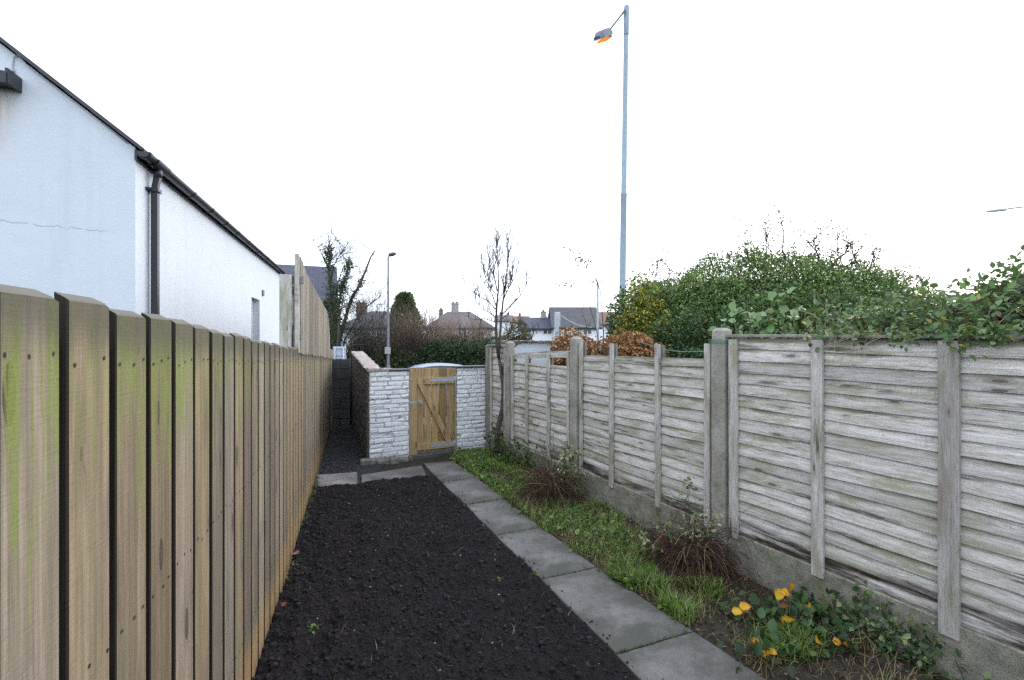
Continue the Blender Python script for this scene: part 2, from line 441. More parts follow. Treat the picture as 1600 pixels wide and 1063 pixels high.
def m_whitebrick():
    t = NT('white_painted_brick'); o = t.obj(); r = t.rnd()
    n1 = t.noise(o, 9, 6, .7); n2 = t.noise(o, 70, 5, .7)
    col = t.ramp(n1, [(.25, (.66, .67, .68)), (.7, (.80, .805, .81))])
    col = t.mix(t.sm(r, 0, 1, 0, .16), col, (.60, .60, .60))
    col = t.mix(t.sm(n2, .62, .74, 0, .5), col, (.30, .29, .28))
    ch = t.noise(t.map(o, (1, 1, 1), (5, 2, 8)), 11, 6, .75)
    col = t.mix(t.sm(ch, .66, .70, 0, .9), col, (.22, .10, .075))
    ds = t.noise(t.map(o, (1, 1, 1), (2, 2, 3)), 16, 6, .75)
    col = t.mix(t.sm(ds, .60, .68, 0, .75), col, (.09, .085, .08))
    x, y, z = t.xyz(o)
    lo = t.sm(t.m('ADD', z, t.m('MULTIPLY', n1, .25)), .1, .32, .55, 0)
    col = t.mix(lo, col, (.24, .235, .215))
    t.base(col, .8, .25)
    t.bump(t.m('ADD', n1, t.m('MULTIPLY', n2, .5)), .8, .012)
    return t.mat
WBRICK = m_whitebrick()
t = NT('painted_mortar'); t.base(t.ramp(t.noise(t.obj(), 9, 6, .75), [(.46, (.50, .505, .51)), (.56, (.36, .36, .355)), (.64, (.06, .058, .055))]), .9, .1); t.bump(t.noise(t.obj(), 50, 5), .6, .01); MORTAR = t.mat
DBRICK = simple('dark_damp_brick', (.12, .11, .104), .95, .1, var=.5, scale=18, bump=.8, bscale=40)
PLAST = simple('black_plastic', (.018, .020, .025), .38, .45, var=.25, scale=10)
GALV = simple('galvanised_steel', (.36, .40, .45), .5, .5, .35, var=.2, scale=20)
GALVL = simple('painted_lamp_column', (.24, .30, .34), .6, .4, .2, var=.22, scale=14)
NAIL = simple('rusty_nail', (.03, .022, .02), .7, .3)
SLATE = simple('slate_tiles_dark', (.05, .052, .06), .6, .4, var=.35, scale=5)
WHITE = simple('white_paint', (.78, .79, .80), .7, .3, var=.06, scale=4)
UPVC = simple('white_window_frame', (.8, .8, .8), .35, .4, var=.03)
GLASS = simple('dark_window_glass', (.03, .035, .04), .08, .6, var=.2)

def m_roof(name, c, rows=(0.25, .3)):
    t = NT(name); o = t.obj()
    br = t.n('ShaderNodeTexBrick', {'Vector': t.map(t.tc.outputs['UV'], (1, 1, 1)), 'Scale': 1.0, 'Mortar Size': .02, 'Brick Width': rows[0], 'Row Height': rows[1],
             'Color1': tuple(k * .8 for k in c), 'Color2': tuple(k * 1.25 for k in c), 'Mortar': tuple(k * .4 for k in c)})
    col = t.mix(.3, br.outputs[0], t.ramp(t.noise(o, 3, 5, .7), [(.3, tuple(k * .6 for k in c)), (.7, tuple(k * 1.5 for k in c))]))
    t.base(col, .65, .3); t.bump(br.outputs['Fac'], .4, -.02)
    return t.mat
ROOFS = m_roof('blue_slate_roof', (.055, .06, .085), (.3, .2))
ROOFB = m_roof('brown_tile_roof', (.075, .072, .078), (.3, .32))
ROOFG = m_roof('grey_slate_roof', (.13, .125, .135), (.3, .25))
ROOFR = m_roof('red_brown_tile_roof', (.15, .085, .06), (.3, .3))
CHIMB = simple('chimney_brick', (.19, .125, .10), .9, .15, var=.4, scale=6)
CHIMG = simple('chimney_grey', (.30, .29, .27), .9, .15, var=.3, scale=5)

def m_soil():
    t = NT('dug_topsoil'); o = t.obj()
    n1 = t.noise(o, 7, 6, .7); n2 = t.noise(o, 70, 6, .75)
    col = t.ramp(n2, [(.3, (.008, .0065, .0075)), (.55, (.022, .0175, .0195)), (.8, (.055, .044, .048))])
    col = t.mix(t.sm(n1, .48, .68, 0, .6), col, (.042, .031, .025))
    sp = t.noise(t.map(o, (1, 1, 1), (3, 3, 1)), 240, 2, .5)
    col = t.mix(t.sm(sp, .72, .76, 0, .8), col, (.20, .18, .165))
    t.base(col, .93, .22); t.bump(t.m('ADD', n2, t.m('MULTIPLY', t.noise(o, 26, 4, .7), 1.4)), 1.0, .03)
    return t.mat
SOIL = m_soil()
def m_clod():
    t = NT('soil_clod'); o = t.obj(); r = t.rnd()
    col = t.ramp(t.noise(o, 60, 6, .75), [(.3, (.010, .008, .0095)), (.7, (.058, .047, .052))])
    col = t.mix(t.sm(r, .92, 1, 0, .6), col, (.075, .062, .062))
    t.base(col, .92, .2); t.bump(t.noise(o, 110, 5, .75), 1.0, .015)
    return t.mat
CLOD = m_clod()
DIRT = simple('strip_dirt', (.045, .038, .028), .95, .1, var=.5, scale=14, bump=.8, bscale=70)
GRAVEL = simple('dark_alley_gravel', (.035, .035, .037), .9, .2, var=.6, scale=60, bump=.9, bscale=90)
TURF = simple('rough_turf', (.05, .06, .025), .95, .1, var=.4, scale=3, bump=.6, bscale=25)
ASPH = simple('asphalt', (.05, .05, .052), .9, .2, var=.2, scale=30, bump=.3, bscale=150)
PAVE = simple('pavement_concrete', (.2, .195, .185), .9, .2, var=.2, scale=6)
# ================================================================== GROUND
def sheet(name, pts, z, m, label=None):
    b = MB(); b.add([(x, y, z) for x, y in pts], [tuple(range(len(pts)))])
    o = b.build(name, m); tag(o, label, None, None, 'structure'); return o
GZ = -.20
sheet('ground', [(-400, -60), (400, -60), (400, 600), (-400, 600)], GZ - .012, TURF)
RU = Vector((.955, .296, 0)); RN = Vector((-.296, .955, 0)); RC = Vector((-2.2, 15.4, 0))
def strip(name, o0, o1, z, m, l=70):
    p = [RC - RU * l + RN * o0, RC + RU * l + RN * o0, RC + RU * l + RN * o1, RC - RU * l + RN * o1]
    return sheet(name, [(q.x, q.y) for q in p], z, m)
strip('road', -2.9, 2.9, GZ - .006, ASPH)
def kerbed(name, o0, o1, m):
    p = [RC - RU * 70 + RN * o0, RC + RU * 70 + RN * o0, RC + RU * 70 + RN * o1, RC - RU * 70 + RN * o1]
    b = MB(); b.hexa([(q.x, q.y, GZ - .1) for q in p] + [(q.x, q.y, GZ + .1) for q in p]); tag(b.build(name, m), kind='structure')
kerbed('pavement', -3.9, -2.9, PAVE); kerbed('pavement', 2.9, 4.2, PAVE)

LFX = lambda y: -.562 - .318 * y
RFX = lambda y: 3.77 - .51 * y
def lerp_tab(tab):
    ys = [t[0] for t in tab]; xs = [t[1] for t in tab]
    return lambda y: float(np.interp(y, ys, xs))
PR = lerp_tab([(-.5, 3.06), (1.2, 2.15), (2.2, 1.607), (3.056, 1.1455), (3.911, .684), (4.754, .290), (5.603, -.089), (6.477, -.4547), (7.35, -.905)])
PL = lerp_tab([(-.5, 2.05), (1.05, 1.385), (1.95, .99), (2.835, .608), (3.716, .226), (4.555, -.151), (5.41, -.52), (6.248, -.910), (7.2, -1.316)])

# garden earth under everything inside the fences
b = MB()
ys = [-1, 1, 3, 5, 7, 8.6, 10.6]
for i in range(len(ys) - 1):
    y0, y1 = ys[i], ys[i + 1]
    b.add([(LFX(y0) - 1.8, y0, -.012), (RFX(y0) + 6, y0, -.012), (RFX(y1) + 6, y1, -.012), (LFX(y1) - 1.8, y1, -.012)], [(0, 1, 2, 3)])
tag(b.build('garden_ground', DIRT), kind='structure')

# dug soil bed
nu, nv = 250, 430
V = np.zeros(((nu + 1) * (nv + 1), 3)); k = 0
for j in range(nv + 1):
    t = j / nv
    for i in range(nu + 1):
        s = i / nu
        yf = 6.08 + (6.66 - 6.08) * s
        y = .2 + (yf - .2) * t
        xl = LFX(y) + .01; xr = PL(y) + .03 * nz(y, 3.3, 0, 4) + .018
        x = xl + (xr - xl) * s
        edge = min(1, (1 - s) * (xr - xl) / .10)
        endf = min(1, (1 - t) * 6 / .15)
        h = .05 * nz(x, y, 0, 1.4) + .032 * nz(x, y, 5, 4.5) + .022 * nz(x, y, 9, 12) + .018 * abs(nz(x, y, 2, 27)) + .013 * nz(x, y, 4, 60)
        h2 = mn.cell(Vector((x * 30, y * 30, 0))) * .006
        z = .012 + (.035 + h + h2) * edge * endf
        V[k] = (x, y, z); k += 1
ii = np.arange(nu)[None, :] + np.arange(nv)[:, None] * (nu + 1)
Q = np.stack([ii, ii + 1, ii + nu + 2, ii + nu + 1], -1).reshape(-1, 4)
soil = np_mesh('soil_bed', V, Q, 4, SOIL); tag(soil, kind='structure')

# clods, crumbs and stones lying on the soil and spilling over the slab edges
def clods(name, n, m, sizes, where, flat=.75):
    ico = np.array([(0, 0, 1), (.894, 0, .447), (.276, .851, .447), (-.724, .526, .447), (-.724, -.526, .447), (.276, -.851, .447),
                    (.724, .526, -.447), (-.276, .851, -.447), (-.894, 0, -.447), (-.276, -.851, -.447), (.724, -.526, -.447), (0, 0, -1)])
    tri = np.array([(0, 1, 2), (0, 2, 3), (0, 3, 4), (0, 4, 5), (0, 5, 1), (1, 6, 2), (2, 7, 3), (3, 8, 4), (4, 9, 5), (5, 10, 1),
                    (6, 7, 2), (7, 8, 3), (8, 9, 4), (9, 10, 5), (10, 6, 1), (11, 7, 6), (11, 8, 7), (11, 9, 8), (11, 10, 9), (11, 6, 10)])
    P = np.array([where() for _ in range(n)]); s = sizes(n)
    VV = ico[None] * (1 + rng.uniform(-.45, .45, (n, 12, 1))) * s[:, None, None]
    VV[:, :, 2] *= flat
    a = rng.uniform(0, 6.28, n); c, sn = np.cos(a), np.sin(a)
    X = VV[:, :, 0] * c[:, None] - VV[:, :, 1] * sn[:, None]; Y = VV[:, :, 0] * sn[:, None] + VV[:, :, 1] * c[:, None]
    VV[:, :, 0] = X; VV[:, :, 1] = Y
    VV += P[:, None, :]; VV[:, :, 2] += s[:, None] * .25
    T = (tri[None] + np.arange(n)[:, None, None] * 12).reshape(-1, 3)
    return np_mesh(name, VV.reshape(-1, 3), T, 3, m)
def soil_pt(y0=.8):
    while True:
        j = int(nv * min(.985, random.random() ** .8)); i = int(random.random() * nu * .985)
        v = V[j * (nu + 1) + i]
        if v[1] > y0: return (v[0], v[1], v[2])
tag(clods('soil_clods', 26000, CLOD, lambda n: .002 + .007 * rng.random(n) ** 1.8 + .016 * rng.random(n) ** 15, soil_pt), kind='stuff')
def crumb_pt():
    y = random.uniform(1.5, 6.6)
    return (PL(y) + abs(random.gauss(0, .05)), y, .036)
tag(clods('soil_crumbs', 170, CLOD, lambda n: .002 + .007 * rng.random(n) ** 4, crumb_pt), kind='stuff')
PALE = simple('pale_pebble', (.28, .25, .22), .85, .2, var=.4, scale=40)
tag(clods('pebbles', 170, PALE, lambda n: .003 + .006 * rng.random(n) ** 2, soil_pt), kind='stuff')

# straw, root and leaf scraps in the soil
P = np.array([soil_pt() for _ in range(200)]); P[:, 2] += .004
tag(blades('straw_scraps', P, .035, .0035, GRASSM, leaf_cols(200, [(.22, .17, .11), (.12, .09, .06), (.30, .25, .17), (.10, .14, .04)]), 2.6), kind='stuff')

# gravelled alley between the fence and the brick yard wall
b = MB(); N = 26; M_ = 60
xs = []
for j in range(M_ + 1):
    y = 6.3 + (10.5 - 6.3) * j / M_
    xl = LFX(y) + .005; xr = -2.17 - .41 * (y - 7.35) + (.15 if y < 7.35 else 0)
    if y < 7.35: xr = -1.9
    for i in range(N + 1):
        x = xl + (xr - xl) * i / N
        xs.append((x, y, .004 + .02 * nz(x, y, 0, 3) + .012 * nz(x, y, 3, 14)))
b.add(xs, [(j * (N + 1) + i, j * (N + 1) + i + 1, (j + 1) * (N + 1) + i + 1, (j + 1) * (N + 1) + i) for j in range(M_) for i in range(N)], 0, True)
tag(b.build('gravel_path', GRAVEL), kind='structure')
def alley_pt():
    y = random.uniform(6.65, 10.4); xl = LFX(y) + .03; xr = -2.17 - .41 * (max(y, 7.3) - 7.35) - .03
    x = random.uniform(xl, xr); return (x, y, .006 + .02 * nz(x, y, 0, 3))
tag(clods('alley_gravel', 2600, simple('gravel_stone', (.045, .045, .048), .8, .3, var=.6, scale=14), lambda n: .006 + .014 * rng.random(n) ** 2, alley_pt), kind='stuff')

# ------------------------------------------------------------------ paving slabs
def slab(quad, m, label, z=.032, tilt=0.0, group='paving slabs of the garden path'):
    """quad near-left, near-right, far-right, far-left"""
    q = [Vector((x, y, 0)) for x, y in quad]
    c = sum(q, Vector()) / 4
    b = MB(); n = 9; c_ = .006
    per = []
    for e in range(4):
        a, d = q[e], q[(e + 1) % 4]
        for k in range(n):
            p = a.lerp(d, k / n)
            nrm = (p - c).normalized()
            p = p + nrm * random.uniform(-.004, .002)
            per.append(p - c)
    L = len(per)
    top = [p * (1 - c_ / max(p.length, .05)) for p in per]
    vs = [(p.x, p.y, -.03) for p in per] + [(p.x, p.y, z - .006) for p in per] + [(p.x, p.y, z + tilt * p.x) for p in top]
    fs = [(i, (i + 1) % L, L + (i + 1) % L, L + i) for i in range(L)] + [(L + i, L + (i + 1) % L, 2 * L + (i + 1) % L, 2 * L + i) for i in range(L)]
    fs.append(tuple(range(2 * L, 3 * L)))
    b.add(vs, fs)
    o = b.build('paving_slab', m, None, (c.x, c.y, 0))
    return tag(o, label, 'paving slab', group)
rows = [(7.2, 7.35), (6.248, 6.477), (5.41, 5.603), (4.555, 4.754), (3.716, 3.911), (2.835, 3.056), (1.95, 2.2), (1.05, 1.2), (.15, .3)]
names = ['dark damp paving slab of the path right in front of the wooden gate',
         'second grey path slab counted from the wooden gate, soil crumbs on its left edge',
         'third grey path slab counted from the wooden gate, narrow joint at its near end',
         'fourth grey path slab from the gate, beside the grass below the brown dead shrub',
         'large grey path slab with pale lichen spots, ending at a mossy joint before the cut-off slab',
         'grey path slab at the bottom edge of the photo, cut off by the frame',
         'grey path slab lying just below the frame toward the house', 'grey path slab nearest the house']
for i in range(8):
    (lf, rf), (ln, rn) = rows[i], rows[i + 1]
    g = .006
    slab([(PL(ln), ln + g), (PR(rn), rn + g), (PR(rf), rf - g), (PL(lf), lf - g)], SLABM, names[i], .030 + .004 * random.random(), random.uniform(-.006, .006))
slab([(-2.455, 5.98), (-1.963, 6.15), (-2.165, 6.75), (-2.66, 6.60)], SLABP, 'pale pinkish paving slab lying across the alley mouth against the left fence', .03, 0, 'cross slabs below the white wall')
slab([(-1.927, 6.19), (-1.177, 6.63), (-1.33, 7.12), (-2.06, 6.61)], m_slab('dark_pinkish_slab', (.115, .105, .104), (.19, .172, .17)), 'grey pinkish paving slab between the soil bed and the white brick wall', .027, 0, 'cross slabs below the white wall')

# ================================================================== LEFT FENCE
LF_RZ = math.atan2(.953, -.303)
lf = empty('wooden_fence', (-.562, 0, 0), LF_RZ)
tag(lf, 'long tall fence of upright sawn timber boards with green algae along the soil bed', 'fence')
ltop = lambda x: 1.985 - .0447 * x
b = MB()
def pale(b, x0, x1, y0, y1, z0, top, bev=.016):
    jt = random.uniform(-.006, .006); c = .004; jl = random.uniform(-.0015, .0015)
    zt = top + jt; ck = min(.018, (x1 - x0) * .15)
    # front outline with clipped top corner, back slightly higher (weathered slant)
    fr = [(x0 + c, y0 + jl, z0), (x1 - c, y0 + jl, z0), (x1 - c, y0 + jl, zt - .004), (x1 - ck, y0 + jl, zt), (x0 + c, y0 + jl, zt)]
    md = [(x0, y0 + c, z0), (x1, y0 + c, z0), (x1, y0 + c, zt - .002), (x1 - ck * .9, y0 + c, zt + bev * .3), (x0, y0 + c, zt + bev * .3)]
    bk = [(x0, y1, z0), (x1, y1, z0), (x1, y1, zt + bev * .55), (x1 - ck * 1.6, y1, zt + bev), (x0, y1, zt + bev)]
    fs = [(0, 1, 2, 3, 4)] + [(i, i + 5, (i + 1) % 5 + 5, (i + 1) % 5) for i in range(5)] + [(i + 5, i + 10, (i + 1) % 5 + 10, (i + 1) % 5 + 5) for i in range(5)] + [(14, 13, 12, 11, 10)]
    b0 = len(b.f); b.add(fr + md + bk, [f[::-1] if i else f for i, f in enumerate(fs)])
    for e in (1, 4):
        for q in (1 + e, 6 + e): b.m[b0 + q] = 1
def nail(b, x, z, y=-.0015, r=.0042):
    b.add([(x + r * math.cos(a), y, z + r * math.sin(a) * 1.2) for a in [k * math.pi / 4 for k in range(8)]], [tuple(range(8))], 2)
starts = [.983 + .192 * k for k in range(-8, 0)] + [.983, 1.181, 1.3746, 1.557, 1.750, 1.953, 2.13]
while starts[-1] < 4.45: starts.append(starts[-1] + random.uniform(.183, .199))
for i, x0 in enumerate(starts):
    nxt = starts[i + 1] if i + 1 < len(starts) else x0 + .19
    w = min(nxt - x0 - random.uniform(.022, .029), .170)
    if abs(x0 - .983) < .001: w = .166
    pale(b, x0, x0 + w, 0, .022, -.02, ltop(x0))
    for f in (.13, .5, .86):
        for zz in (ltop(x0) - .115, 1.20 - .02 * x0, .40):
            if random.random() < .93: nail(b, x0 + w * f + random.uniform(-.01, .01), zz + random.uniform(-.012, .012))
xe = starts[-1] + .19
x = xe
while x < 11.05:
    w = random.uniform(.105, .13)
    pale(b, x, x + w - .006, random.uniform(-.002, .002), .022, -.02, ltop(x) - .012, .006)
    if random.random() < .4: nail(b, x + w * .5, 1.1)
    x += w
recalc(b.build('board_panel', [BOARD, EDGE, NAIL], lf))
b = MB()                              # boards nailed on the far side of the rails close the gaps
x = -.64
while x < 11:
    b.box(x, x + .155, .066, .086, -.02, ltop(x) - .04); x += .16
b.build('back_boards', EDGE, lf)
for dz in (.115, .78, 1.58):
    b = MB(); b.add([(-.6, .022, ltop(-.6) - dz - .045), (11.05, .022, ltop(11.05) - dz - .045), (11.05, .066, ltop(11.05) - dz - .045), (-.6, .066, ltop(-.6) - dz - .045),
                     (-.6, .022, ltop(-.6) - dz + .045), (11.05, .022, ltop(11.05) - dz + .045), (11.05, .066, ltop(11.05) - dz + .045), (-.6, .066, ltop(-.6) - dz + .045)],
                    [(3, 2, 1, 0), (4, 5, 6, 7), (0, 1, 5, 4), (1, 2, 6, 5), (2, 3, 7, 6), (3, 0, 4, 7)])
    b.build('rail', GREYD, lf)
for x in (.4, 2.3, 4.3, 6.4, 8.5, 10.6):
    b = MB(); b.box(x, x + .1, .09, .19, -.1, ltop(x) - .06); b.build('fence_post', GREYD, lf)

# tall extension standing on the lower fence
tf = empty('tall_fence_panel', (-.562, 0, 0), LF_RZ)
tag(tf, 'pale upright board screen rising above the far half of the left fence', 'fence panel')
prof = lerp_tab([(4.60, 2.67), (4.75, 2.65), (5.24, 2.575), (6.1, 2.525), (7.17, 2.46), (8.33, 2.39), (8.8, 2.34), (9.1, 2.22), (9.3, 2.02), (9.45, 1.80), (9.46, 1.70), (10.5, 1.66)])
b = MB(); x = 4.62 * 1.0493
while x < 10.95:
    w = random.uniform(.10, .135)
    y = (x + w / 2) / 1.0493; yo = random.uniform(-.014, -.008)
    t0, t1 = prof(x / 1.0493), prof((x + w) / 1.0493); zb = ltop(x) - .03 + random.uniform(-.012, .012)
    p = [(x, yo, zb), (x + w - .004, yo, zb), (x + w - .004, .012, zb), (x, .012, zb), (x, yo, t0), (x + w - .004, yo, t1), (x + w - .004, .012, t1), (x, .012, t0)]
    b.hexa(p); x += w
b.build('board_panel', BOARD2, tf)
b = MB(); b.cbox(4.47 * 1.0493, 4.47 * 1.0493 + .075, -.012, .025, 1.75, 2.67, .004); b.build('post', GREYV, tf)
b = MB(); b.box(4.80 * 1.0493, 4.80 * 1.0493 + .14, .06, .075, 1.6, 2.50); b.box(4.80 * 1.0493 + .15, 4.80 * 1.0493 + .4, .06, .075, 1.6, 2.46); b.build('back_board', GREYD, tf)  # dark boards added to fill the dark gap beside the grey post
b = MB()
for z0 in (1.95, 2.3): b.box(4.55 * 1.0493, 9.2 * 1.0493, .014, .055, z0, z0 + .07)
b.build('rails', GREYD, tf)

# grey gate post with a head rail in the side passage
gp = empty('timber_post', at(446, 545, 4.46), 0); gp.location.z = 0
gp.rotation_euler = (0, 0, LF_RZ - math.pi / 2)
tag(gp, 'wide weathered grey timber post between the white house and the tall board screen', 'post')
b = MB(); b.cbox(-.052, .055, 0, .09, -.1, 2.475, .004); b.build('post', GREYV, gp)
b = MB(); b.cbox(.0555, .15, .03, .07, 2.40, 2.47, .003); b.build('head_rail', GREYD, gp)
b = MB(); b.cbox(.0555, .13, .03, .07, 1.87, 1.96, .003); b.build('lock_rail', GREYD, gp)

# ================================================================== RIGHT FENCE
RF_RZ = math.atan2(.8909, -.4543)
rf = empty('panel_fence', (3.77, 0, 0), RF_RZ)
tag(rf, 'weathered silver grey lap panel fence between concrete posts along the garden path', 'fence')
K = 1.1225
def cpost(y0, y1, top, m=CONC, yy=(-.06, .055), name='concrete_post'):
    b = MB(); xm0, xm1 = y0 * K, y1 * K; n = 10
    rings = []
    for i in range(n + 1):
        z = -.2 + (top + .2) * i / n; j = lambda: random.uniform(-.003, .003)
        c = .012
        if i == n: c = .02
        ring = [(xm0 + c, yy[0]), (xm1 - c, yy[0]), (xm1, yy[0] + c), (xm1, yy[1] - c), (xm1 - c, yy[1]), (xm0 + c, yy[1]), (xm0, yy[1] - c), (xm0, yy[0] + c)]
        rings.append([(x + j(), y + j(), z + (j() if i == n else 0)) for x, y in ring])
    cx, cy = (xm0 + xm1) / 2, sum(yy) / 2
    rings.append([(cx + (x - cx) * .55, cy + (y - cy) * .55, top + .025) for x, y, _ in rings[-1]])
    vs = [p for r in rings for p in r]; fs = []
    for i in range(len(rings) - 1):
        for k in range(8): fs.append((i * 8 + k, i * 8 + (k + 1) % 8, (i + 1) * 8 + (k + 1) % 8, (i + 1) * 8 + k))
    fs.append(tuple(range((len(rings) - 1) * 8, len(rings) * 8)))
    b.add(vs, fs); return b.build(name, m, rf)
cpost(1.86, 1.97, 1.93); cpost(3.937, 4.055, 1.945); cpost(5.80, 5.925, 1.885); cpost(7.40, 7.52, 1.825)
cpost(8.09, 8.20, 1.77, GREYD, (-.05, .05), 'timber_post')
cpost(-.25, -.14, 1.93)

def panel(y0, y1, top0, top1, battens, btop, bot=.325, extra_top=None, cap=True, slat=.092, lastdark=False, nm='fence_panel'):
    """one lap panel between two posts; y0 is the near end"""
    pr = None
    b = MB(); x0, x1 = y0 * K, y1 * K; n = 30; lapv = []
    z = bot; r = 0
    while True:
        top_here = (top0 + top1) / 2
        if z > top_here - .03: break
        e = slat * random.uniform(.9, 1.1)
        hi = min(z + e + .035, top_here)
        ph = random.uniform(0, 50); amp = random.uniform(.004, .016); tl = random.uniform(-.006, .006)
        vs = []
        for i in range(n + 1):
            s = i / n; x = x0 + (x1 - x0) * s
            slope = (top1 - top0) * (s - .5) * ((z - bot) / (top_here - bot))
            lo = z + slope + amp * 1.4 * nz(x, ph, r, 1.3) + amp * .5 * nz(x, ph, r, 4.5) + tl * (s - .5)
            hh = hi + (top1 - top0) * (s - .5) * min(1, ((hi - bot) / (top_here - bot)))
            bow = .004 * nz(x, ph, 9, 1.1)
            vs += [(x, .000 + bow, lo), (x, .010 + bow, lo + .002), (x, .0085 + bow, lo + .03), (x, -.006 + bow, hh), (x, -.018, hh)]
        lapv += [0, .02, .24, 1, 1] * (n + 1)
        fs = []
        for i in range(n):
            for k in range(4): fs.append((i * 5 + k, i * 5 + k + 1, (i + 1) * 5 + k + 1, (i + 1) * 5 + k))
            fs.append((i * 5 + 4, i * 5, (i + 1) * 5, (i + 1) * 5 + 4))
        fs += [(4, 3, 2, 1, 0), tuple(range(n * 5, n * 5 + 5))]
        b.add(vs, [f[::-1] for f in fs]); z += e; r += 1
    if extra_top:
        za, zb, h = extra_top
        vs = []
        for i in range(n + 1):
            s = i / n; x = x0 + (x1 - x0) * s; zz = za + (zb - za) * s + .006 * nz(x, 4, 0, 2)
            vs += [(x, -.004, zz - h + .008 * nz(x, 1, 0, 3)), (x, .006, zz - h + .008 * nz(x, 1, 0, 3)), (x, .006, zz), (x, -.006, zz)]
        fs = [(i * 4 + k, i * 4 + (k + 1) % 4, (i + 1) * 4 + (k + 1) % 4, (i + 1) * 4 + k) for i in range(n) for k in range(4)]
        b.add(vs, [f[::-1] for f in fs] + [(0, 1, 2, 3), tuple(n * 4 + k for k in (3, 2, 1, 0))])
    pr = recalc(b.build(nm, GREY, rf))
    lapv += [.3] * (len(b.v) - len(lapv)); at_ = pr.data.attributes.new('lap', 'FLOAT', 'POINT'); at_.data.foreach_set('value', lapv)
    for yb, bt, w, m, lowz in battens:
        c = MB(); xb = yb * K; tl = random.uniform(-.006, .006)
        lo = bot - .03 if lowz is None else lowz
        p = [(xb - w / 2, .0065, lo), (xb + w / 2, .0065, lo), (xb + w / 2, .031, lo), (xb - w / 2, .031, lo)]
        ns = 6; vs = []
        for i in range(ns + 1):
            zz = lo + (bt - lo) * i / ns; jx = .003 * nz(zz, xb, 0, 3) + tl * i / ns
            vs += [(xb - w / 2 + jx, .0135, zz), (xb - w / 2 + jx, .036, zz), (xb - w / 2 + .004 + jx, .039, zz), (xb + w / 2 - .004 + jx, .039, zz), (xb + w / 2 + jx, .036, zz), (xb + w / 2 + jx, .0135, zz)]
        fs = [(i * 6 + k, i * 6 + (k + 1) % 6, (i + 1) * 6 + (k + 1) % 6, (i + 1) * 6 + k) for i in range(ns) for k in range(6)]
        fs += [(5, 4, 3, 2, 1, 0), tuple(ns * 6 + k for k in range(6))]
        c.add(vs, fs); recalc(c.build('batten', m, pr))
        c = MB(); xb += .0; lo2 = lo + .02
        p0 = -.045; c.box(xb - w / 2 + .006, xb + w / 2 - .006, -.042, -.0185, lo2, bt - .01, jit=.001); c.build('rear_batten', GREYD, pr)
    if cap:
        c = MB(); za, zb = top0 + .012, top1 + .012
        c.hexa([(x0, -.05, za - .018), (x1, -.05, zb - .018), (x1, .036, zb - .016), (x0, .036, za - .016), (x0, -.05, za), (x1, -.05, zb), (x1, .036, zb - .004), (x0, .036, za - .004)][0:1] and
               [(x0, -.05, za), (x1, -.05, zb), (x1, .036, zb - .002), (x0, .036, za - .002), (x0, -.05, za + .018), (x1, -.05, zb + .018), (x1, .036, zb + .014), (x0, .036, za + .014)])
        recalc(c.build('cap_rail', GREYD, pr))
    return pr
p1 = panel(1.98, 3.93, 1.86, 1.885, [(3.875, 1.875, .075, GREYV, None), (3.287, 1.872, .078, GREYV, .27), (2.658, 1.866, .092, m_grey('mossy_split_batten', .34, True), .25), (2.03, 1.86, .075, GREYV, None)], 1.87)
tag(p1, 'tall near fence panel with a flat cap and overgrown with brambles')
p0 = panel(-.13, 1.85, 1.86, 1.86, [(y, 1.855, .075, GREYV, None) for y in (-.08, .55, 1.18, 1.80)], 1.86)
p2 = panel(4.065, 5.79, 1.71, 1.69, [(4.105, 1.84, .06, GREYV, None), (4.622, 1.83, .06, GREYV, .28), (5.243, 1.835, .06, GREYV, .28), (5.745, 1.86, .05, GREYV, None)], 1.84, cap=False)
tag(p2, 'fence panel missing its top boards, battens standing proud of it')
p3 = panel(5.935, 7.39, 1.54, 1.54, [(5.985, 1.73, .05, GREYV, None), (6.41, 1.69, .055, GREYV, .29), (6.94, 1.66, .055, GREYV, .29), (7.34, 1.66, .06, GREYV, None)], 1.66, cap=False, extra_top=(1.745, 1.665, .085))
tag(p3, 'fence panel with an open slot below its loose top board')
p4 = panel(7.53, 8.08, 1.76, 1.765, [(7.57, 1.75, .05, GREYV, None), (8.03, 1.75, .06, GREYV, None)], 1.75)
for (y0, y1, zt) in ((1.975, 3.935, .33), (4.058, 5.798, .335), (5.927, 7.398, .31), (7.522, 8.088, .30), (-.138, 1.858, .33)):
    b = MB(); n = 22; vs = []
    for i in range(n + 1):
        x = (y0 + (y1 - y0) * i / n) * K
        vs += [(x, -.028, -.15), (x, .022 + .003 * nz(x, 2, 0, 5), -.15), (x, .022 + .003 * nz(x, 7, 0, 5), zt - .012 + .004 * nz(x, 3, 0, 6)), (x, .012, zt - .004 + .004 * nz(x, 5, 0, 9)), (x, -.028, zt - .004)]
    fs = [(i * 5 + k, i * 5 + (k + 1) % 5, (i + 1) * 5 + (k + 1) % 5, (i + 1) * 5 + k) for i in range(n) for k in range(5)]
    b.add(vs, fs + [(0, 1, 2, 3, 4), tuple(n * 5 + k for k in range(5))])
    recalc(b.build('gravel_board', GRAVB, rf))

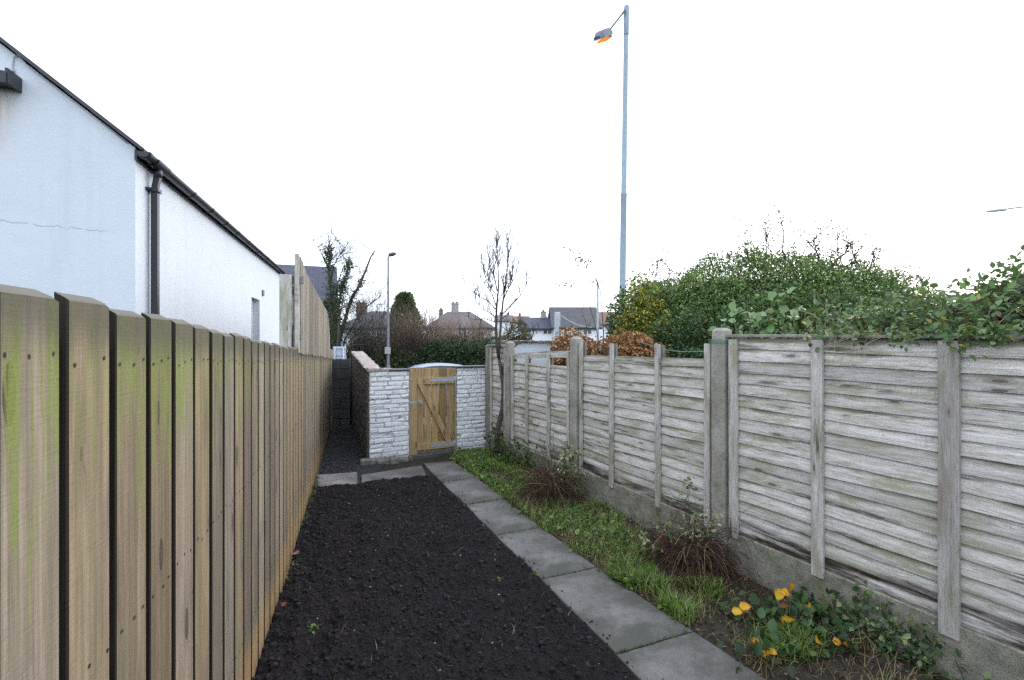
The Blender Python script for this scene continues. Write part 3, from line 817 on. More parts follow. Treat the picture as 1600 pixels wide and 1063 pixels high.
# ================================================================== WHITE BRICK WALL, GATE, ALLEY WALLS
WRZ = math.atan2(.461, .887)
W0 = Vector((-2.17, 7.35, 0))
def brick_face(b, x0, x1, z0, z1, y, depth=.05, bw=.225, bh=.075, gap=.010, mi=0, jit=.007, out=.0, vary=.35):
    z = z0; r = 0
    while z < z1 - .02:
        h = min(bh * random.uniform(.88, 1.12), z1 - z)
        x = x0 - (r % 2) * bw * .5 - random.uniform(0, .06)
        while x < x1:
            w = bw * random.uniform(1 - vary * .3, 1 + vary)
            if random.random() < .25: w *= random.choice((.5, 1.5))
            a, c = max(x, x0), min(x + w, x1)
            if c - a > .02:
                o = random.uniform(-.003, .004)
                b.cbox(a + gap / 2, c - gap / 2, y - .007 - o, y + depth, z + gap / 2 + random.uniform(-.002, .002), z + h - gap / 2, random.uniform(.007, .013), mi, jit)
            x += w
        z += h; r += 1
ww = empty('white_brick_wall', W0, WRZ)
tag(ww, 'low white painted brick yard wall either side of the wooden gate', 'wall')
b = MB(); m_ = MB()
for (xa, xb, zt, z0) in ((0.0, .615, 1.385, .06), (1.415, 1.975, 1.405, .0)):
    m_.box(xa + .004, xb - .004, .0, .20, -.1, zt - .002)
    brick_face(b, xa, xb, z0, zt, 0.0)
# returns beside the gate and at the corner
recalc(b.build('painted_bricks', WBRICK, ww)); m_.build('wall_core', MORTAR, ww)
b = MB(); b.cbox(.30, .63, -.035, .235, 1.388, 1.412, .004, 0, .002); b.build('coping', SLATE, ww)
b = MB(); b.cbox(1.405, 1.985, -.035, .235, 1.408, 1.433, .004, 0, .002); b.build('coping', SLATE, ww)
b = MB()
for i in range(16):
    x = -.03 + .34 * i / 16; w = random.uniform(.03, .06)
    b.cbox(x, x + w, -.03 + random.uniform(0, .02), .10 + random.uniform(-.03, .1), 1.385, 1.398 + random.uniform(.004, .03) + .03 * (1 - i / 16), .008, 0, .006)
b.build('mortar_capping', COPE, ww)
b = MB()
x = -.16
while x < .60:
    w = random.uniform(.11, .26); d = .17 - .06 * (x > .3)
    b.cbox(x, min(x + w, .66) - .006, -d + random.uniform(-.02, .02), -.013, -.08, .075 + random.uniform(-.025, .02) - .02 * (x > .35), .022, 0, .012); x += w
recalc(b.build('plinth', PLINTH, ww))
b = MB(); b.cbox(.63, 1.44, -.06, .16, -.1, .045, .01, 0, .004); b.build('threshold', BLOCK, ww)

# yard wall side of the alley
sw = empty('dark_brick_wall', (-2.20, 7.38, 0), math.atan2(1, -.41))
tag(sw, 'dark damp brick side wall of the alley with a rough rising capping', 'wall')
LW = 3.17
b = MB(); m_ = MB()
st = lambda x: 1.40 + .19 * min(1, x / 2.9)
n = 13
for i in range(n):
    xa, xb = LW * i / n, LW * (i + 1) / n
    m_.hexa([(xa, -.19, -.1), (xb, -.19, -.1), (xb, 0, -.1), (xa, 0, -.1), (xa, -.19, st(xa)), (xb, -.19, st(xb)), (xb, 0, st(xb)), (xa, 0, st(xa))])
m_.build('wall_core', DBRICK, sw)
z = 0.0; r = 0
while z < 1.56:
    x = -(r % 2) * .11
    while x < LW:
        a, c = max(x, 0), min(x + .225, LW)
        if c - a > .03 and z + .07 < st(a): b.cbox(a + .006, c - .006, -.02, .012 + random.uniform(-.005, .006), z + .006, z + .069, .006, 0, .003)
        x += .225
    z += .075; r += 1
recalc(b.build('bricks', DBRICK, sw))
b = MB(); n = 24
vs = []
for i in range(n + 1):
    x = -.03 + (LW + .03) * i / n
    for (yy, zz) in ((.03, -.002), (.028, .026), (.0, .034), (-.10, .036), (-.20, .03), (-.21, -.002)):
        vs.append((x, yy + random.uniform(-.010, .010), st(max(x, 0)) + .002 + zz + random.uniform(-.010, .010)))
b.add(vs, [(i * 6 + k, i * 6 + (k + 1) % 6, (i + 1) * 6 + (k + 1) % 6, (i + 1) * 6 + k) for i in range(n) for k in range(6)] + [(5, 4, 3, 2, 1, 0), tuple(n * 6 + k for k in range(6))])
recalc(b.build('capping', COPE, sw))
b = MB(); b.tube([(2.98, .045, .1), (2.98, .045, 1.5)], .018, 8); b.build('pipe', PLAST, sw)

# block wall closing the alley
bw = empty('concrete_block_wall', (-4.05, 10.42, 0), WRZ * .25)
tag(bw, 'dark mossy concrete block wall closing the far end of the alley', 'wall')
b = MB(); z = -.05; r = 0
while z < 1.45:
    x = -.1 - (r % 2) * .22
    while x < .80:
        a, c = max(x, -.1), min(x + .44, .80)
        if c - a > .03: b.cbox(a + .005, c - .005, -.012, .1, z + .005, z + .21, .008, 0, .003)
        x += .44
    z += .215; r += 1
recalc(b.build('blocks', BLOCK, bw))
b = MB(); b.box(-.095, .795, 0, .098, -.05, 1.455); b.build('joints', simple('dark_joint', (.03, .032, .03), .95, .1), bw)

# ------------------------------------------------------------------ gate
gt = empty('wooden_gate', W0 + Vector((.887, .461, 0)) * .62, WRZ)
tag(gt, 'new timber garden gate with a diagonal brace set in the white brick wall', 'gate')
b = MB(); b.cbox(.0, .132, .02, .062, .03, 1.40, .004); b.build('gate_post', GATEW, gt)
b = MB(); b.cbox(.768, .792, .02, .075, .03, 1.405, .003); b.build('hanging_stile', GATEW, gt)
b = MB(); x = .136
for i in range(5):
    w = .127; b.cbox(x, x + w - .011, .066 + random.uniform(-.002, .002), .085, .06, 1.425 - .006 * i + random.uniform(-.004, .004), .003); x += w
# short offcuts behind the stiles so the boards run the full width
b.cbox(.003, .130, .066, .085, .06, 1.425, .003)
recalc(b.build('boards', GATEB, gt))
for (z0, z1) in ((1.155, 1.262), (.10, .205)):
    b = MB(); b.cbox(.134, .766, .024, .0655, z0, z1, .004); b.build('rail', GATEW, gt)
b = MB()
x0, z0, x1, z1 = .150, 1.155, .70, .205; w = .085
d = Vector((x1 - x0, 0, z1 - z0)).normalized(); nn = Vector((-d.z, 0, d.x))
dx = w / abs(d.z)
p = [(x0, z0), (x0 + dx, z0), (x1 + .02, z1), (x1 + .02 - dx, z1)]
b.hexa([(p[3][0], .026, p[3][1]), (p[2][0], .026, p[2][1]), (p[2][0], .0655, p[2][1]), (p[3][0], .0655, p[3][1]), (p[0][0], .026, p[0][1]), (p[1][0], .026, p[1][1]), (p[1][0], .0655, p[1][1]), (p[0][0], .0655, p[0][1])])
recalc(b.build('diagonal_brace', GATEW, gt))
for zc in (1.218, .158):
    b = MB(); vs = []
    for (x, h) in ((.35, .018), (.39, .022), (.70, .03), (.766, .033)):
        vs += [(x, .0185, zc - h), (x, .0185, zc + h), (x, .0235, zc + h), (x, .0235, zc - h)]
    b.add(vs, [(i * 4 + k, i * 4 + (k + 1) % 4, (i + 1) * 4 + (k + 1) % 4, (i + 1) * 4 + k) for i in range(3) for k in range(4)] + [(3, 2, 1, 0), (12, 13, 14, 15)])
    b.box(.769, .793, .0135, .0185, zc - .07, zc + .07); b.tube([(.768, .014, zc - .045), (.768, .014, zc + .045)], .008, 8)
    for bx in (.45, .55, .65): b.tube([(bx, .0185, zc), (bx, .015, zc)], .006, 8)
    recalc(b.build('strap_hinge', GALV, gt))
b = MB(); b.cbox(.136, .235, .050, .0655, .82, .925, .003); b.build('latch_block', GATEW, gt)
b = MB(); b.box(.155, .225, .044, .0495, .845, .895); b.tube([(-.005, .012, .873), (.205, .034, .873)], .0075, 8); b.box(.005, .06, .0135, .0195, .852, .894)
b.tube([(.19, .036, .873), (.19, .012, .872)], .006, 6)
recalc(b.build('bolt', GALV, gt))
b = MB(); b.tube([(.0, .014, 1.24), (.055, .014, 1.235)], .006, 6); b.build('hook', GALV, gt)

# ================================================================== WHITE HOUSE
HC = Vector((-3.116, 4.0, 0))
hs = empty('white_house', HC, math.atan2(.955, -.296))
tag(hs, 'white rendered house with black gutter and downpipe beyond the left fence', 'house')
EV = 3.46; SL = .80; LL = 7.36; GW = 5.6
b = MB()
wx0, wx1, wz0, wz1 = 4.40, 5.08, 1.05, 2.60; dp = .14
def quad(a, b_, c, d): b.add([a, b_, c, d], [(0, 1, 2, 3)])
quad((0, 0, -.2), (wx0, 0, -.2), (wx0, 0, EV), (0, 0, EV))
quad((wx1, 0, -.2), (LL, 0, -.2), (LL, 0, EV), (wx1, 0, EV))
quad((wx0, 0, -.2), (wx1, 0, -.2), (wx1, 0, wz0), (wx0, 0, wz0))
quad((wx0, 0, wz1), (wx1, 0, wz1), (wx1, 0, EV), (wx0, 0, EV))
quad((wx0, 0, wz0), (wx0, dp, wz0), (wx0, dp, wz1), (wx0, 0, wz1))
quad((wx1, 0, wz0), (wx1, 0, wz1), (wx1, dp, wz1), (wx1, dp, wz0))
quad((wx0, 0, wz1), (wx0, dp, wz1), (wx1, dp, wz1), (wx1, 0, wz1))
quad((wx0, 0, wz0), (wx1, 0, wz0), (wx1, dp, wz0), (wx0, dp, wz0))
RZ_ = EV + SL * GW / 2
for x in (0, LL):
    b.add([(x, 0, -.2), (x, 0, EV), (x, GW / 2, RZ_), (x, GW, EV), (x, GW, -.2)], [(0, 1, 2, 3, 4)])
quad((0, GW, -.2), (LL, GW, -.2), (LL, GW, EV), (0, GW, EV))
recalc(b.build('wall', RENDER, hs))
b = MB(); ov = .035
for s_ in (0, 1):
    e0 = (-.075, EV - SL * .075 + .03) ; rg = (GW / 2, RZ_ + .03)
    pts = [e0, rg, (rg[0], rg[1] + .022), (e0[0], e0[1] + .022)]
    if s_: pts = [(GW - y, z) for y, z in pts]
    b.hexa([(-ov, pts[0][0], pts[0][1]), (LL + ov, pts[0][0], pts[0][1]), (LL + ov, pts[1][0], pts[1][1]), (-ov, pts[1][0], pts[1][1]),
            (-ov, pts[3][0], pts[3][1]), (LL + ov, pts[3][0], pts[3][1]), (LL + ov, pts[2][0], pts[2][1]), (-ov, pts[2][0], pts[2][1])])
recalc(b.build('roof', ROOFG, hs))
b = MB()        # mortared verge: short dark slate ends along the gable
for i in range(18):
    y0 = -.06 + .17 * i; y1 = y0 + .172; f = lambda y: EV + SL * y + .026
    b.hexa([(-.05, y0, f(y0) - .008), (-.0355, y0, f(y0) - .008), (-.0355, y1, f(y1) - .012), (-.05, y1, f(y1) - .012), (-.05, y0, f(y0) + .012), (-.0355, y0, f(y0) + .012), (-.0355, y1, f(y1) + .008), (-.05, y1, f(y1) + .008)])
recalc(b.build('verge', SLATE, hs))
b = MB(); b.box(-.02, LL + .02, -.018, -.001, EV - .105, EV - .02); b.build('fascia', PLAST, hs)
# half round gutter
g = MB(); gy, gz, gr = -.068, EV - .035, .050
def gut(b, x0, x1, r, th=.004):
    vs = []; nseg = 10
    for x in (x0, x1):
        for rr in (r, r - th):
            for k in range(nseg + 1):
                a = math.pi + math.pi * k / nseg
                vs.append((x, gy + rr * math.cos(a), gz + rr * math.sin(a)))
    m1 = nseg + 1; fs = []
    for k in range(nseg):
        fs.append((k, k + 1, 2 * m1 + k + 1, 2 * m1 + k)); fs.append((m1 + k, 3 * m1 + k, 3 * m1 + k + 1, m1 + k + 1))
        fs.append((k, m1 + k, m1 + k + 1, k + 1)); fs.append((2 * m1 + k, 2 * m1 + k + 1, 3 * m1 + k + 1, 3 * m1 + k))
    for e in (0, nseg): fs.append((e, 2 * m1 + e, 3 * m1 + e, m1 + e))
    b.add(vs, fs)
gut(g, -.04, LL + .03, gr)
for x in (-.04, LL + .03):
    g.add([(x, gy + gr * math.cos(math.pi + math.pi * k / 10), gz + gr * math.sin(math.pi + math.pi * k / 10)) for k in range(11)], [tuple(range(11))])
gt_o = recalc(g.build('gutter', PLAST, hs))
for x in (-.03, .14, .36, 1.1, 1.75, 2.4, 3.0, 3.7, 4.5, 5.3, 6.2, 7.1):
    c = MB(); gut(c, x, x + .035, gr + .006, .005); recalc(c.build('gutter_bracket', PLAST, gt_o))
b = MB(); gut(b, .13, .40, gr + .010, .006); b.tube([(.265, gy, gz - .05), (.265, gy, gz - .12)], .034, 12); recalc(b.build('gutter_outlet', PLAST, hs))
b = MB()
def sqp(b, pts, h):
    for p, q in zip(pts[:-1], pts[1:]):
        p = Vector(p); q = Vector(q); d = (q - p).normalized(); s1 = Vector((1, 0, 0)); s2 = d.cross(s1).normalized()
        b.hexa([p - s1 * h - s2 * h, p + s1 * h - s2 * h, p + s1 * h + s2 * h, p - s1 * h + s2 * h, q - s1 * h - s2 * h, q + s1 * h - s2 * h, q + s1 * h + s2 * h, q - s1 * h + s2 * h])
sqp(b, [(.265, -.048, -.1), (.265, -.048, EV - .25)], .025)
sqp(b, [(.265, -.048, EV - .25), (.265, -.068, EV - .145)], .023)
recalc(b.build('downpipe', PLAST, hs))
b = MB(); b.cbox(.222, .308, -.085, -.006, EV - .29, EV - .255, .004); b.cbox(.185, .222, -.03, -.004, EV - .283, EV - .262, .003)
b.build('pipe_clip', PLAST, hs)
b = MB(); b.cbox(.222, .308, -.085, -.006, 1.7, 1.735, .004); b.build('pipe_clip', PLAST, hs)
b = MB(); b.box(wx0 + .002, wx0 + .06, dp - .03, dp, wz0, wz1); b.box(wx1 - .06, wx1 - .002, dp - .03, dp, wz0, wz1); b.box(wx0 + .06, wx1 - .06, dp - .03, dp, wz0, wz0 + .06); b.box(wx0 + .06, wx1 - .06, dp - .03, dp, wz1 - .06, wz1 - .002)
wf = b.build('window', UPVC, hs)
b = MB(); b.box(wx0 + .06, wx1 - .06, dp - .02, dp - .012, wz0 + .06, wz1 - .06); b.build('pane', GLASS, wf)
b = MB(); b.cbox(5.28, 5.38, -.03, -.001, 2.70, 2.81, .006); b.build('wall_vent', simple('grey_vent', (.16, .17, .18), .6), hs)
# canopy end and cable on the gable
b = MB()
b.hexa([(-.16, .765, 3.815), (-.002, .765, 3.815), (-.002, 2.0, 3.815), (-.16, 2.0, 3.815), (-.16, .765, 3.85), (-.002, .765, 3.925), (-.002, 2.0, 3.925), (-.16, 2.0, 3.85)])
b.box(-.175, -.163, .75, 2.0, 3.795, 3.875); b.box(-.163, -.002, .745, .763, 3.80, 3.91)
b.hexa([(-.185, .80, 3.862), (-.002, .80, 3.930), (-.002, 2.0, 3.930), (-.185, 2.0, 3.862), (-.185, .80, 3.88), (-.002, .80, 3.948), (-.002, 2.0, 3.948), (-.185, 2.0, 3.88)])
recalc(b.build('canopy', PLAST, hs))
b = MB()
b.tube([(-.008, .80, 3.94), (-.008, .80, 4.01), (-.008, .795, 4.07), (-.010, .77, 4.088), (-.012, .70, EV + SL * .70 - .012), (-.012, .30, EV + SL * .30 - .006), (-.012, .05, EV + .03)], .0045, 6)
b.cbox(-.02, -.004, .788, .812, 3.952, 3.975, .003); b.build('cable', simple('grey_cable', (.45, .47, .48), .6), hs)
# ================================================================== VEGETATION INSIDE THE GARDEN
def in_strip(n, y0, y1, e=.0, bias=1.0):
    P = []
    while len(P) < n:
        y = y0 + (y1 - y0) * random.random() ** bias
        a, c = PR(y) + e, RFX(y) - .02
        if c <= a: continue
        s = random.random(); P.append((a + (c - a) * s, y, s))
    return P
# bumpy earth of the strip
b = MB(); N, M_ = 14, 90; vs = []
for j in range(M_ + 1):
    y = .3 + 7.75 * j / M_
    for i in range(N + 1):
        s = i / N; a, c = PR(y) + .002, RFX(y) + .0
        x = a + (c - a) * s
        vs.append((x, y, .012 + .03 * s * (1 - s) * 2 + .02 * nz(x, y, 0, 5) * min(1, s * 6)))
b.add(vs, [(j * (N + 1) + i, j * (N + 1) + i + 1, (j + 1) * (N + 1) + i + 1, (j + 1) * (N + 1) + i) for j in range(M_) for i in range(N)], 0, True)
tag(b.build('earth_strip', DIRT), kind='structure')

def poly(p0, d, L, n, wob, grav=0.0, rg=random):
    p = Vector(p0); d = Vector(d).normalized(); pts = [p.copy()]
    for i in range(n):
        d = (d + Vector((rg.gauss(0, wob), rg.gauss(0, wob), rg.gauss(0, wob) - grav))).normalized()
        p = p + d * (L / n); pts.append(p.copy())
    return pts

def dens(x, y): return .5 + .5 * nz(x, y, 7.7, 2.6)
def grass_pts(n, y0, y1, thr, bias=1.0, edge=.0):
    out = []
    while len(out) < n:
        for x, y, s in in_strip(200, y0, y1, edge - .03 * random.random(), bias):
            if abs(x - 1.42) < .30 and abs(y - 3.85) < .22: continue
            lim = thr + (.22 * max(0, (s - .55)) / .45 if y < 5.9 else 0) + .34 * max(0, 4.3 - y) / 2.4
            if dens(x, y) + random.uniform(-.2, .2) > lim: out.append((x, y, .012 + .02 * nz(x, y, 0, 5)))
    return np.array(out[:n])
GP = [(.12, .22, .035), (.19, .32, .055), (.07, .14, .025), (.27, .32, .10), (.32, .28, .15)]
P = np.concatenate([grass_pts(12000, 3.9, 7.9, .46, 1.0), grass_pts(5200, 1.9, 4.1, .58, 1.0)])
tag(blades('grass', P, .095 * (.55 + .9 * np.array([abs(nz(p[0], p[1], 3, 5)) + .25 for p in P])), .006, GRASSM, leaf_cols(len(P), GP, [4, 2.4, 4, 1.6, 1.4]) * np.array([[.62 + .7 * (.5 + .5 * nz(p[0], p[1], 1, 3.5))] for p in P]), 1.2), kind='stuff')
# creeping broad leaved weeds
P = np.concatenate([grass_pts(5200, 4.1, 8.0, .55), grass_pts(1500, 2.0, 4.2, .62)]); P[:, 2] += rng.uniform(.01, .06, len(P))
o_ = np.tile(np.array([[0, 0, 1.0]]), (len(P), 1))
WP = [(.08, .16, .035), (.14, .25, .055), (.045, .09, .025), (.22, .30, .09)]
tag(leaves('weeds', P, .03 + .03 * rng.random(len(P)) ** 2, LEAF, leaf_cols(len(P), WP), None, o_, .8, 1.2), kind='stuff')
# dead litter
P = grass_pts(5200, 1.8, 6.4, -.2, 1.0); P[:, 2] += .012
tag(leaves('leaf_litter', P, .03, DRYLEAF, leaf_cols(len(P), [(.10, .06, .035), (.16, .11, .07), (.05, .035, .025), (.22, .17, .12)]), None, np.tile([[0, 0, 1.0]], (len(P), 1)), .5, 1.2), kind='stuff')
P = grass_pts(3200, 1.9, 5.6, .25); tag(blades('dry_grass', P, .09, .004, GRASSM, leaf_cols(len(P), [(.30, .23, .12), (.20, .16, .08)]), 1.6), kind='stuff')
b = MB()
for x, y, z in grass_pts(420, 3.3, 6.6, -.3):
    if random.random() < .35 and y < 5: continue
    a = random.uniform(0, 6.283); L = random.uniform(.08, .28)
    b.tube(poly((x, y, z + .015 + .03 * random.random()), (math.cos(a), math.sin(a), random.uniform(-.1, .35)), L, 4, .2, .12), [.0022, .002, .0017, .0014, .001], 3, random.choice((0, 1, 1)), False)
tag(b.build('dead_stem_litter', [DEADST, STRAW]), kind='stuff')
# thin weeds along the foot of the left fence
P = []
for _ in range(420):
    y = 3.2 + 3.3 * random.random() ** .55; P.append((LFX(y) + abs(random.gauss(.012, .03)) + .005, y, random.uniform(.02, .03 + .12 * (random.random() ** 2) * (y > 4.6))))
P = np.array(P); tag(leaves('fence_foot_weeds', P, .028, LEAF, leaf_cols(len(P), [(.10, .12, .025), (.06, .09, .02), (.13, .14, .05)]), None, None, .6), kind='stuff')
P = []
for _ in range(240):
    j = random.choice([1.95, 2.835, 3.716, 4.555, 5.41, 6.248]); t = random.random()
    yy = {1.95: 2.2, 2.835: 3.056, 3.716: 3.911, 4.555: 4.754, 5.41: 5.603, 6.248: 6.477}[j]
    P.append((PL(j) + (PR(yy) - PL(j)) * t, j + (yy - j) * t, .028))
tag(blades('joint_moss', np.array(P), .028, .007, GRASSM, leaf_cols(240, [(.08, .12, .03)]), 1.2), kind='stuff')

def plant(name, label, cat, loc, group=None):
    return tag(empty(name, loc), label, cat, group)

# -------- dead bracken like shrubs
def dead_shrub(loc, rad, h, n, label, fol_pts, straw=.2, fol=34, ls=.042):
    r = plant('dead_shrub', label, 'shrub', loc, 'dead shrubs along the fence foot')
    b = MB()
    for i in range(n):
        a = random.uniform(0, 6.283); rr = random.random() ** .6 * rad * .45
        p = Vector((math.cos(a) * rr, math.sin(a) * rr, random.uniform(.02, .62) * h))
        up = random.uniform(-.1, .9)
        d = Vector((math.cos(a) * random.uniform(.3, 1), math.sin(a) * random.uniform(.3, 1), up))
        L = h * random.uniform(.45, 1.6)
        pts = poly(p, d, L * .85, 7, .24, random.uniform(.18, .55))
        for q in pts: q.z = max(q.z, .008)
        b.tube(pts, [.0028] * 4 + [.002, .0015, .001, .0007], 3, 1 if random.random() < straw else 0, False)
        for _ in range(2):
            k = random.randint(2, 6); b.tube(poly(pts[k], Vector((random.gauss(0, 1), random.gauss(0, 1), random.gauss(-.2, .6))), L * .35, 3, .2, .2), [.0012, .001, .0007, .0005], 3, 0, False)
    for i in range(26):          # straggling stems standing out of the mound and leaning on the fence
        p = Vector((random.gauss(0, rad * .4), random.gauss(0, rad * .3), random.uniform(.05, .3)))
        b.tube(poly(p, (random.gauss(.15, .5), random.gauss(0, .4), 1), random.uniform(.25, .6), 7, .2, .08), [.0028, .0026, .0024, .002, .0018, .0015, .0012, .001], 3, random.choice((0, 0, 1)), False)
    b.build('dead_stems', [DEADST, STRAW], r)
    st = MB(); LP = []
    for (px, pz, sp) in fol_pts:
        top = Vector((px, random.uniform(-.04, .04), pz)); base = Vector((px * .3, 0, .05))
        pts = [base.lerp(top, k / 5) + Vector((random.gauss(0, .012), random.gauss(0, .012), 0)) for k in range(6)]
        st.tube(pts, [.004, .0035, .003, .0025, .002, .0015], 4, 0, False)
        for k in range(int(fol * sp / .1)):
            q = pts[random.randint(2, 5)] if random.random() < .5 else top
            LP.append(q + Vector((random.gauss(0, sp * .5), random.gauss(0, sp * .5), random.gauss(0, sp * .45))))
    if LP:
        st.build('live_stems', [TWIG], r)
        LPn = np.array([tuple(p) for p in LP])
        leaves('variegated_leaves', LPn, ls, LEAF, leaf_cols(len(LPn), [(.34, .36, .17), (.12, .19, .06), (.42, .40, .24), (.20, .27, .11), (.09, .15, .05)]), r, None, .62)
    return r
dead_shrub((1.44, 3.86, .01), .36, .46, 520, 'larger mound of drooping dark brown stems below the concrete post, sprouting variegated leaves',
           [(-.02, .72, .07), (-.05, .60, .08), (.02, .5, .09), (-.22, .36, .08), (.12, .42, .1), (.03, .36, .1), (-.12, .33, .07), (-.33, .22, .08), (-.38, .3, .05)], .10)
dead_shrub((.44, 5.55, .01), .32, .55, 330, 'smaller tangle of reddish brown stems against the fence beside variegated ivy',
           [(.20, .50, .10), (.24, .38, .12), (.18, .62, .09), (.28, .25, .12), (.16, .30, .1), (.26, .55, .08), (.22, .16, .1)], .16, 60, .05)
# bare whips in front of the second panel
r = plant('bare_shrub', 'thin bare twigs leaning on the fence panel with the open slot', 'shrub', (.48, 6.05, .02))
b = MB()
for i in range(26):
    a = random.uniform(-.9, .9)
    b.tube(poly((random.gauss(0, .06), 0, .1), (a * .6, random.uniform(-.3, .1), 1), random.uniform(.45, .95), 7, .11, .03), [.003, .003, .0025, .002, .0018, .0015, .001, .0007], 3, 0, False)
b.build('twigs', TWIG, r)
# ivy round the foot of the small tree and over the gravel board
r = plant('ivy_plant', 'dark green ivy creeping over the gravel board beside the small tree', 'ivy', (-.02, 7.3, .0))
P = []
for _ in range(330):
    x = random.uniform(-.35, .5); y = -(.51) * 0 + (-(x) / .51) * .0
    yy = 7.3 + x / -.51 * 1.0
    P.append((x * .8 + random.gauss(-.06, .04), -x * .8 / .51 - abs(random.gauss(0.06, .06)), abs(random.gauss(.28, .09)) if random.random() < .6 else random.uniform(.02, .25)))
P = np.array(P); leaves('leaves', P, .055, LEAF, leaf_cols(len(P), [(.03, .065, .018), (.05, .10, .025), (.09, .14, .04)]), r, np.tile([[-.6, -.4, .4]], (len(P), 1)), .85)
b = MB()
for _ in range(14): b.tube(poly((random.uniform(-.2, .2), random.uniform(-.3, .3), .02), (random.gauss(0, .5), random.gauss(0, .5), 1), .4, 6, .25, .1), .003, 3, 0, False)
b.build('stems', TWIG, r)

# -------- low plants with yellowing leaves
YL = leafmat('yellow_leaf', .4, .35, .3)
def big_leaf(name, p, d, n_, L, W, c, parent, notch=True):
    d = Vector(d).normalized(); n_ = Vector(n_); n_ = (n_ - d * n_.dot(d)).normalized(); s = d.cross(n_)
    p = Vector(p); V = []; C = []; m = 9
    for i in range(m + 1):
        t = i / m; w = W * .5 * (math.sin(math.pi * min(1, t ** .75)) ** .8 if 0 < t < 1 else 0) * (1 + .10 * math.sin(t * 40))
        curl = -.30 * L * t * t
        for k in (-1, -.5, 0, .5, 1):
            V.append(p + d * (L * t) + s * (w * k) + n_ * (curl + abs(k) * w * .22 + random.gauss(0, L * .012)))
            f = random.uniform(.8, 1.15) * (1.15 if k == 0 else 1)
            cc = Vector(c) * f
            if t > .85 or abs(k) == 1: cc = Vector((cc.x * .75, cc.y * .5, cc.z * .9))
            if k == 0: cc = Vector((cc.x * .8, cc.y * .85, cc.z))
            C.append(tuple(cc))
    Q = [(i * 5 + k, i * 5 + k + 1, (i + 1) * 5 + k + 1, (i + 1) * 5 + k) for i in range(m) for k in range(4)]
    return np_mesh(name, np.array([tuple(v) for v in V]), np.array(Q), 4, YL, parent, np.array(C))
def ground_at(px, py): 
    d = H * F / (py - CY); return at(px, py, d)
YC = [(.75, .42, .02), (.82, .52, .035), (.70, .33, .02), (.58, .22, .03)]
def yellow_plant(px, py, label, yel, n_green, spread):
    g = ground_at(px, py); g.z = .0
    r = plant('yellowing_plant', label, 'plant', g, 'low plants with yellowing leaves')
    P = np.stack([rng.normal(0, spread, n_green), rng.normal(0, spread * .7, n_green), np.abs(rng.normal(.05, .04, n_green)) + .012], 1)
    leaves('green_leaves', P, .07, LEAF, leaf_cols(n_green, [(.03, .07, .022), (.045, .10, .03), (.025, .05, .02), (.10, .16, .05)]), r, np.tile([[0, -.3, 1.0]], (n_green, 1)), .75)
    b = MB()
    for (lx, ly, L, c) in yel:
        q = at(lx, ly, g.y - random.uniform(.05, .10)) - g
        base = Vector((q.x * .5, random.uniform(-.02, .02), .005))
        d = Vector((random.gauss(0, .5), -.35, random.uniform(-.1, .6)))
        q.z = max(q.z, .055)
        q0 = q - d.normalized() * L * .5
        b.tube([base, base.lerp(q0, .6) + Vector((0, 0, .01)), q0], .0022, 4, 0, False)
        big_leaf('yellow_leaf', q0, d, Vector((random.gauss(0, .55), -.6, .65)), L * .82, L * random.uniform(.5, .72), c, r)
    for k in range(8):
        b.tube([(0, 0, 0), (random.gauss(0, spread * .6), random.gauss(0, spread * .4), .05), (random.gauss(0, spread), random.gauss(0, spread * .6), .07)], .002, 4, 0, False)
    b.build('stems', STRAW, r)
yellow_plant(1238, 985, 'leafy plant beneath the gravel board with a tall cluster of yellow and orange leaves',
             [(1219, 928, .10, YC[1]), (1238, 918, .085, YC[2]), (1228, 968, .11, YC[0]), (1224, 946, .07, (.26, .10, .03)), (1226, 925, .07, YC[0])], 110, .13)
yellow_plant(1160, 972, 'single bright yellow pair of leaves nearest the path on a low plant', [(1154, 955, .085, YC[1]), (1166, 947, .09, YC[0])], 30, .09)
yellow_plant(1272, 962, 'dark green leafy plant touching the gravel board with two small yellow leaves', [(1266, 948, .065, YC[0]), (1281, 952, .06, YC[2])], 75, .09)
yellow_plant(1194, 1034, 'yellow and brown edged leaves closest to the near path slab', [(1183, 1004, .085, YC[2]), (1196, 1022, .075, YC[0]), (1207, 1018, .07, YC[1])], 60, .10)
yellow_plant(1281, 1018, 'lone serrated yellow leaf in the grass between two leafy plants', [(1280, 1000, .10, YC[0])], 36, .08)
yellow_plant(1318, 1022, 'small orange curled leaves at the foot of the mossy gravel board', [(1310, 1003, .06, YC[2]), (1322, 1006, .055, (.42, .17, .03))], 36, .07)

def board_ivy(px0, px1, y0, label, n):
    r = plant('variegated_ivy', label, 'ivy', (0, 0, 0))
    d = .5 * (px0 + px1); Y = 3.77 / ((d - CX) / F + .51)
    r.location = (RFX(Y) - .03, Y - .01, .0); P = []; b = MB()
    for k in range(9):
        s = random.uniform(-.28, .28)
        pts = poly((s * -.454, s * .891, .0), (random.gauss(0, .3) * -.454, random.gauss(0, .3) * .891, 1), random.uniform(.15, .36), 6, .14)
        pts = [Vector((q.x - .02, q.y - .01, max(q.z, .01))) for q in pts]
        b.tube(pts, .002, 3, 0, False)
        for q in pts:
            for _ in range(n // 54 + 1): P.append((q.x - abs(random.gauss(0, .025)), q.y + random.gauss(0, .03), max(.01, q.z + random.gauss(0, .025))))
    P = np.array(P); b.build('stems', TWIG, r)
    leaves('leaves', P, .042, LEAF, leaf_cols(len(P), [(.06, .12, .035), (.035, .08, .025), (.24, .28, .13), (.11, .17, .06)]), r, np.tile([[-.85, -.45, .3]], (len(P), 1)), .72)
board_ivy(1340, 1420, 1000, 'variegated ivy climbing the mossy gravel board nearest the yellow leaves', 220)
